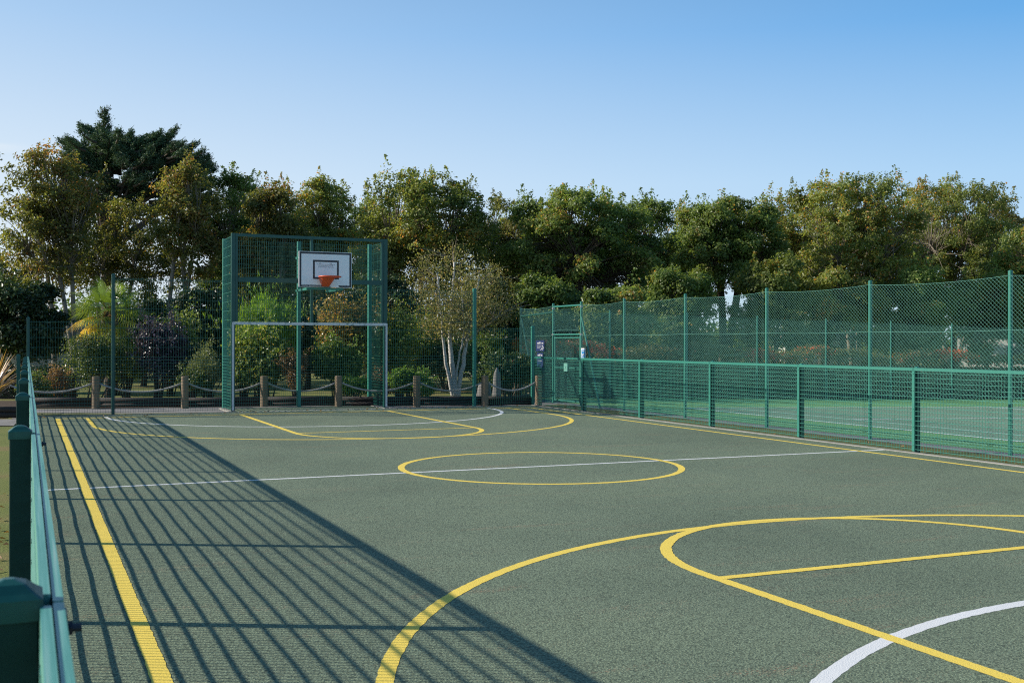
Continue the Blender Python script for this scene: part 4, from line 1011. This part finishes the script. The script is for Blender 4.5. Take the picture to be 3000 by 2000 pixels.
# ---- birch
def birch():
    w=31.0; base=at(1336,w,0)
    t=thing('birch_tree','white birch forking low into slender stems, with thin yellowing leaves, right of the goal','tree',None,base)
    mb=MB(); br=MB(); tips=[]
    fw=np.array([SY,CY,0]); rt=np.array([CY,-SY,0])
    def pt(px,py,d=0.0): return rt*(px-1336)/FPX*w + fw*d + np.array([0,0,zat(py,w)])
    stems=[([(1330,1172),(1318,1120),(1306,1060),(1300,1010),(1294,940),(1288,860),(1280,800)],0.065,-0.1),
           ([(1332,1172),(1331,1110),(1321,1050),(1318,1000),(1322,930),(1326,850),(1330,765)],0.095,0.1),
           ([(1340,1172),(1347,1115),(1358,1060),(1366,1000),(1376,940),(1392,870),(1405,800)],0.08,0.15),
           ([(1335,1130),(1342,1060),(1353,1010),(1362,960),(1358,900),(1352,840)],0.035,-0.25),
           ([(1366,1000),(1385,985),(1405,965),(1432,950),(1460,925)],0.035,-0.3)]
    for pts,r,dd in stems:
        P=np.array([pt(x,y,dd*k/len(pts)*2) for k,(x,y) in enumerate(pts)])
        u=np.linspace(0,len(P)-1,17); cur=np.array([P[int(min(k,len(P)-1.001))]*(1-(k-int(min(k,len(P)-1.001))))+P[int(min(k,len(P)-1.001))+1]*(k-int(min(k,len(P)-1.001))) for k in u])
        cur[1:-1]=(cur[:-2]+2*cur[1:-1]+cur[2:])/4; cur[2:]+=RNG.normal(0,0.012,(15,3))
        mb.poly(cur,np.linspace(r,r*0.25,17),n=10)
        v=np.linspace(0,1,9)[:,None]
        for i in range(17):
            k0=int(RNG.integers(7,17)); s0=cur[k0]
            a=RNG.uniform(0,2*math.pi); L=RNG.uniform(0.5,1.35); e=s0+np.array([math.cos(a)*L,math.sin(a)*L*0.8,L*RNG.uniform(0.1,0.75)])
            m=(s0+e)/2+np.array([0,0,0.2]); c2=(1-v)**2*s0+2*v*(1-v)*m+v*v*e
            br.poly(c2,np.linspace(0.018,0.004,9),n=4); tips+=[c2[k] for k in (3,5,6,7,8)]
    mb.build('trunk',M['birch_bark'],t,smooth=True); br.build('branches',M['pale_bark'],t)
    P=[]
    for tp in tips: P.append(tp+RNG.normal(0,1,(34,3))*np.array([0.20,0.20,0.25])-np.array([0,0,0.10]))
    P=np.concatenate(P); zc=1.45+0.5*RNG.random(len(P)); P=P[P[:,2]>zc]
    # rounded outline
    cz=2.75; q=(np.hypot(P[:,0],P[:,1])/1.85)**2+((P[:,2]-cz)/1.55)**2; P=P[q<RNG.uniform(0.75,1.15,len(P))]
    T=np.clip(0.42+RNG.normal(0,0.26,len(P)),0,1)
    lb=MB(); leaves(lb,P,RNG.normal(0,1,(len(P),3))+SUNV*0.3,RNG.uniform(0.045,0.085,len(P)),0.5,RNG.normal(0,0.5,(len(P),3))-np.array([0,0,0.8])); lb.build('foliage',G['birch_leaves'],t,fac=T)
birch()

# ---- fan palm
def palm():
    w=30.0; base=at(318,w,0); hub=np.array([0,0,zat(915,w)])
    t=thing('fan_palm','fan palm with green and yellowing fronds above the round bush','palm',None,base)
    tr=MB(); zz=np.linspace(-0.05,hub[2],16); tr.poly(np.column_stack([0.03*np.sin(zz*2),0*zz,zz]),0.115+0.025*np.sin(np.arange(16)*2.6),n=10); tr.build('trunk',M['bark'],t)
    fw=np.array([SY,CY,0]); rt=np.array([CY,-SY,0])
    spec=[(-1.35,-0.05,0.35,.45),(-1.2,0.35,0.1,.42),(-0.9,0.65,-0.3,.5),(-0.55,0.85,0.3,.4),(-0.2,1.0,-0.2,.35),(0.15,1.05,0.3,.35),(0.5,0.95,-0.3,.3),(0.85,0.75,0.2,.35),(1.15,0.45,-0.3,.42),(1.35,0.1,0.2,.62),
          (-1.3,-0.5,-0.3,.93),(-1.0,-0.85,-0.1,.88),(-0.5,-0.95,0.4,.75),(0.45,-0.75,-0.4,.7),(1.05,-0.5,0.1,.72),(0.0,0.5,-0.9,.42),(-0.7,0.15,-0.85,.5),(0.7,0.15,-0.85,.48),(-0.3,-0.35,-0.95,.6),(0.35,0.6,0.8,.4),(-0.6,0.4,0.9,.4),(0.9,-0.1,0.8,.5)]
    for x,z,y,tint in spec:
        dirv=unit(rt*x+fw*y+np.array([0,0,z*0.95])); pl=RNG.uniform(0.45,0.62); e=hub+dirv*pl+np.array([0,0,-0.04])
        side=unit(np.cross(dirv,[0,0,1.0]) + 1e-3); nrm=np.cross(side,dirv)
        mb=MB(); P=[];T=[]
        n=28; L0=RNG.uniform(0.58,0.74)
        tt=[]
        def blade(a):
            d=dirv*math.cos(a)+side*math.sin(a); L=L0*(0.72+0.28*math.cos(a*0.6)); wv=np.cross(d,nrm)*0.016
            m=e+d*L*0.55+nrm*0.03; tip=e+d*L+np.array([0,0,-0.10-0.08*abs(math.sin(a))])-nrm*0.02
            mb.add([e-wv*0.3,e+wv*0.3,m+wv,tip,m-wv],[np.array([(0,1,2,4)]),np.array([(4,2,3)])])
        for a in np.linspace(-1.85,1.85,n): blade(a+RNG.normal(0,0.02))
        mb2=MB(); mb2.segs([hub],[e],0.011,n=4)
        nf=n*2
        fac=[]
        for a in np.linspace(-1.85,1.85,n): fac+= [tint+RNG.normal(0,0.06)]*2
        # faces are grouped per blade (quad, tri)
        o=mb.build('frond',G['palm_leaves'],t,fac=np.clip(fac,0,1))
        if tint>0.68: o['label']='yellowing drooping frond'
        o2=mb2.build('stalk',G['palm_leaves'],o,fac=np.full(6,0.5))
    dead=MB(); P=hub+RNG.normal(0,1,(130,3))*np.array([0.16,0.16,0.2])-np.array([0,0,0.35]); leaves(dead,P,RNG.normal(0,1,(130,3)),RNG.uniform(0.25,0.5,130),0.1,RNG.normal(0,0.25,(130,3))-np.array([0,0,1.0])); dead.build('dead_fibres',G['russet_leaves'],t,fac=RNG.uniform(0,0.6,130))
palm()

# ---- spiky flax plant at far left
def flax(px,w,label,n=70,h=1.25):
    base=at(px,w,0.1); t=thing('flax_plant',label,'plant',None,base); mb=MB(); fac=[]
    for i in range(n):
        a=RNG.uniform(0,2*math.pi); sp_=RNG.uniform(0.1,1.0); L=h*RNG.uniform(0.75,1.1); d=np.array([math.cos(a),math.sin(a),0])
        u=np.linspace(0,1,6); pts=np.array([d*L*(0.12*k+sp_*0.75*k**1.6)+np.array([0,0,L*(k*1.0-sp_*0.62*k**2.1)]) for k in u])
        wv=np.cross(d,[0,0,1.0])*0.028; wid=np.array([0.7,1,1,0.85,0.55,0.05])
        V=np.concatenate([pts+wv*wid[:,None],pts-wv*wid[:,None]]); mb.add(V,np.array([(j,j+1,7+j,6+j) for j in range(5)])); fac+=[float(np.clip(RNG.normal(0.55,0.22)+0.0,0,1))]*5
    mb.build('sword_leaves',G['flax_leaves'],t,fac=fac)
flax(-28,22.6,'bronze and yellow spiky flax plant cut off by the left edge',n=110,h=1.35)

# ---- hedge with red tips behind the tennis court, dark hedge at far left
def hedge(name,label,a,b,h,th,mat,n,size,tint,zf=lambda x:0.0,red=False,hv=0.12):
    a=np.array(a,float);b=np.array(b,float);d=b-a;L=np.linalg.norm(d);d/=L;nm=np.array([-d[1],d[0]])
    t=thing(name,label,'hedge',None,(a[0],a[1],0))
    s=RNG.uniform(0,L,n); f=RNG.random(n); hh=h*(1+hv*np.sin(s*1.3)+hv*0.6*np.sin(s*3.1+1)+RNG.normal(0,0.03,n))
    side=f<0.55; v=np.where(side,RNG.uniform(0.02,1,n),RNG.uniform(0.9,1.05,n)); o=np.where(side,np.where(RNG.random(n)<0.75,-th/2,th/2)*(1-0.25*v**4),RNG.uniform(-th/2,th/2,n)*0.85)+RNG.normal(0,0.05,n)
    P=np.column_stack([d[0]*s+nm[0]*o, d[1]*s+nm[1]*o, v*hh+np.array([zf(a[0]+d[0]*x) for x in s])])
    Nn=np.column_stack([nm[0]*np.sign(o),nm[1]*np.sign(o),np.where(side,0.35,1.0)])+RNG.normal(0,0.5,(n,3))
    T=np.clip(tint+RNG.normal(0,0.16,n),0,0.78)
    if red:
        k=v>0.78; T[k]=RNG.uniform(0.52,0.80,k.sum()); k=(v>0.80)&(np.sin(s*0.9)+np.sin(s*2.3+2)*0.6+RNG.normal(0,0.8,n)>1.25); T[k]=RNG.uniform(0.80,1,k.sum())
    mb=MB(); leaves(mb,P,Nn,RNG.uniform(0.7,1.3,n)*size); mb.build('foliage',mat,t,fac=T)
    cr=MB(); m=40; ss=np.linspace(0,L,m)
    for i in range(m-1):
        zb=zf(a[0]+d[0]*ss[i]); p=[d*ss[i]+nm*th*0.3,d*ss[i]-nm*th*0.3,d*ss[i+1]-nm*th*0.3,d*ss[i+1]+nm*th*0.3]
        cr.add([(q[0],q[1],zb-0.05) for q in p]+[(q[0],q[1],zb+h*0.72) for q in p],np.array([(3,2,1,0),(4,5,6,7),(0,1,5,4),(1,2,6,5),(2,3,7,6),(3,0,4,7)]))
    cr.build('inner_twigs',M['bark'],t)
hedge('hedge','long clipped hedge with orange-red tips behind the far tennis fence',(12.6,28.3),(40,28.3),1.42,0.9,G['hedge_leaves'],34000,0.085,0.56,slope,True,0.07)
hedge('hedge','low dark hedge across the back at far left',tuple(at(-250,30)[:2]),tuple(at(215,29.6)[:2]),0.92,0.6,G['dark_leaves'],6500,0.07,0.42)

# ---- caravans glimpsed through the planting
def caravan(label,px,w,L,h,mat,rot,z=0.0):
    t=thing('caravan',label,'caravan',None,at(px,w,z)); t.rotation_euler=(0,0,rot)
    mb=MB(); prof=[(-1.4,0.45),(1.4,0.45),(1.42,2.4*h),(0.9,2.72*h),(-0.9,2.72*h),(-1.42,2.4*h)]
    V=[(-L/2,y,z_) for y,z_ in prof]+[(L/2,y,z_) for y,z_ in prof]; k=6
    mb.add(V,[np.array([(i,(i+1)%k,k+(i+1)%k,k+i) for i in range(k)]),np.array([[5,4,3,2,1,0],[6,7,8,9,10,11]])]); mb.build('body',mat,t)
    rf_=MB(); rf_.add([(-L/2-0.12,-1.5,2.42*h),(L/2+0.12,-1.5,2.42*h),(L/2+0.12,-0.9,2.76*h),(-L/2-0.12,-0.9,2.76*h)],np.array([(0,1,2,3)])); rf_.build('roof_edge',M['dark_steel'],t)
    for i,x in enumerate(np.arange(-L/2+0.9,L/2-0.5,1.7)):
        f=MB(); f.box(x-0.5,x+0.5,-1.455,-1.43,1.15*h,2.0*h); fr_=f.build('window',M['white_paint'],t)
        g=MB(); g.box(x-0.44,x+0.44,-1.47,-1.457,1.21*h,1.94*h); g.build('pane',M['glass'],fr_)
    sk=MB(); sk.box(-L/2+0.1,L/2-0.1,-1.36,1.36,-0.02,0.44); sk.build('skirt',M['stone'],t)
caravan('cream static caravan behind the left corner, beside the round bush',175,47,5.5,0.82,M['cream'],-YAW+R(38))
caravan('white static caravan half hidden behind the birch and the corner',1520,50,4.5,1.12,M['cream'],-YAW+R(10))
caravan('pale static caravan behind the hedge at the right edge',3010,52,6.0,0.95,M['cream'],-YAW+R(-25),-0.5)
caravan('static caravan glimpsed behind the hedge right of the twin trunks',2420,60,6.0,0.9,M['cream'],-YAW+R(12),-0.4)

# ---- fallen leaves outside the fence and along the far kerb
n=900; P=np.column_stack([RNG.uniform(-2.6,-0.12,n),RNG.gamma(2.0,2.2,n)+2.2,np.full(n,-0.015)]); n2=110
P2=np.column_stack([RNG.uniform(0.3,11,n2),23.95-np.abs(RNG.normal(0,0.35,n2)),np.full(n2,0.012)]); n3=60
P3=np.column_stack([RNG.uniform(11.2,11.95,n3),RNG.uniform(8,23.5,n3),np.full(n3,0.0)])
P=np.concatenate([P,P2,P3]); mb=MB(); leaves(mb,P,np.array([0,0,1.0])+RNG.normal(0,0.25,(len(P),3)),RNG.uniform(0.03,0.075,len(P)),0.7)
tag(mb.build('fallen_leaves',G['russet_leaves'],None,fac=RNG.uniform(0.2,1,len(P))),'brown fallen leaves scattered on the grass and along the kerbs','leaves',None,'stuff')

# ------------------------------------------------------------------ sun, sky, camera
ELEV = R(25.1); c3, s3 = math.cos(R(2.8)), math.sin(R(2.8))
sd = Vector((-CY*c3+SY*s3, SY*c3+CY*s3, 0)).normalized()
tosun = Vector((sd.x*math.cos(ELEV), sd.y*math.cos(ELEV), math.sin(ELEV)))
L = bpy.data.lights.new('sun','SUN'); L.energy = SUN_E; L.angle = R(0.53); L.color = (1.25,1.15,1.0)
lo = bpy.data.objects.new('sun', L); COL.objects.link(lo); lo.location=(-20,10,20)
lo.rotation_euler = tosun.to_track_quat('Z','Y').to_euler()
W = bpy.data.worlds.new('World'); SC.world = W; W.use_nodes = True; nt = W.node_tree
bg = nt.nodes['Background']; sky = nt.nodes.new('ShaderNodeTexSky'); sky.sky_type='NISHITA'; sky.sun_disc=False
sky.sun_elevation = ELEV; sky.sun_rotation = math.atan2(sd.x, sd.y); sky.altitude=0; sky.air_density=AIR; sky.dust_density=DUST; sky.ozone_density=OZONE
# hazier and paler towards the sun, deeper blue away from it
tc = nt.nodes.new('ShaderNodeTexCoord'); nrm = N(nt,'ShaderNodeVectorMath',operation='NORMALIZE'); nt.links.new(tc.outputs['Generated'], nrm.inputs[0])
sp3 = nt.nodes.new('ShaderNodeSeparateXYZ'); nt.links.new(nrm.outputs[0], sp3.inputs[0])
hv = N(nt,'ShaderNodeVectorMath',operation='MULTIPLY'); hv.inputs[1].default_value=(1,1,0); nt.links.new(nrm.outputs[0], hv.inputs[0])
hn = N(nt,'ShaderNodeVectorMath',operation='NORMALIZE'); nt.links.new(hv.outputs[0], hn.inputs[0])
dt = N(nt,'ShaderNodeVectorMath',operation='DOT_PRODUCT'); dt.inputs[1].default_value=(sd.x,sd.y,0); nt.links.new(hn.outputs[0], dt.inputs[0])
mr_ = N(nt,'ShaderNodeMapRange'); mr_.inputs[1].default_value=-0.37; mr_.inputs[2].default_value=0.47; nt.links.new(dt.outputs['Value'], mr_.inputs[0])
rs = ramp(nt,[(0,(.80,.87,.93)),(.141,(.69,.82,.95)),(.268,(.41,.62,.89)),(.42,(.19,.36,.62)),(1,(.05,.13,.28))])
ra = ramp(nt,[(0,(.60,.77,.93)),(.141,(.42,.665,.93)),(.268,(.150,.425,.82)),(.42,(.06,.23,.52)),(1,(.03,.10,.25))])
for r_ in (rs, ra): nt.links.new(sp3.outputs[2], r_.inputs[0])
haze = mixc(nt, mr_.outputs[0], ra.outputs[0], rs.outputs[0])
hz_ = N(nt,'ShaderNodeVectorMath',operation='SCALE'); hz_.inputs['Scale'].default_value = 1.0/SKY_E; nt.links.new(haze, hz_.inputs[0])
# two faint streaks of high cloud low in the sky on the sun side
mpc = N(nt,'ShaderNodeMapping'); mpc.inputs['Scale'].default_value=(9,9,110); nt.links.new(nrm.outputs[0], mpc.inputs[0])
cn = noise(nt, 1.0, 5, 0.6, mpc.outputs[0]); cw = N(nt,'ShaderNodeMath',operation='MULTIPLY_ADD'); cw.inputs[1].default_value=0.010; nt.links.new(cn.outputs['Fac'], cw.inputs[0]); nt.links.new(sp3.outputs[2], cw.inputs[2])
cr_ = ramp(nt,[(0.143,(0,0,0)),(0.148,(.28,.28,.28)),(0.153,(0,0,0)),(0.157,(0,0,0)),(0.1625,(.55,.55,.55)),(0.168,(0,0,0))]); nt.links.new(cw.outputs[0], cr_.inputs[0])
cd = N(nt,'ShaderNodeMapRange'); cd.inputs[1].default_value=0.438; cd.inputs[2].default_value=0.475; nt.links.new(dt.outputs['Value'], cd.inputs[0])
cmul = N(nt,'ShaderNodeMath',operation='MULTIPLY'); nt.links.new(cr_.outputs[0], cmul.inputs[0]); nt.links.new(cd.outputs[0], cmul.inputs[1])
mix_ = mixc(nt, 0.97, sky.outputs[0], hz_.outputs[0])
nt.links.new(mixc(nt, cmul.outputs[0], mix_, tuple(c/SKY_E for c in (.88,.92,.95))), bg.inputs[0]); bg.inputs[1].default_value = SKY_E
cam = bpy.data.cameras.new('camera'); cam.sensor_width=36; cam.lens = FPX/3000*36; cam.clip_start=0.05; cam.clip_end=2000
cam.dof.use_dof=True; cam.dof.focus_distance=17; cam.dof.aperture_fstop=13.0
co = bpy.data.objects.new('camera', cam); COL.objects.link(co); co.location=(0,0,CAM_H)
pit = math.atan2(HZ-1000, FPX)
co.rotation_mode='QUATERNION'
q = Matrix.Rotation(-YAW,4,'Z') @ Matrix.Rotation(R(90)+pit,4,'X') @ Matrix.Rotation(R(0.107),4,'Z')
co.rotation_quaternion = q.to_quaternion()
SC.camera = co
SC.view_settings.view_transform='Standard'; SC.view_settings.look='None'; SC.view_settings.exposure=0; SC.view_settings.gamma=1
SC.render.engine='CYCLES'; SC.cycles.use_denoising=False; SC.cycles.max_bounces=8; SC.cycles.diffuse_bounces=4; SC.cycles.glossy_bounces=2; SC.cycles.transmission_bounces=4
SC.cycles.filter_width=1.15; SC.cycles.sample_clamp_indirect=4.0
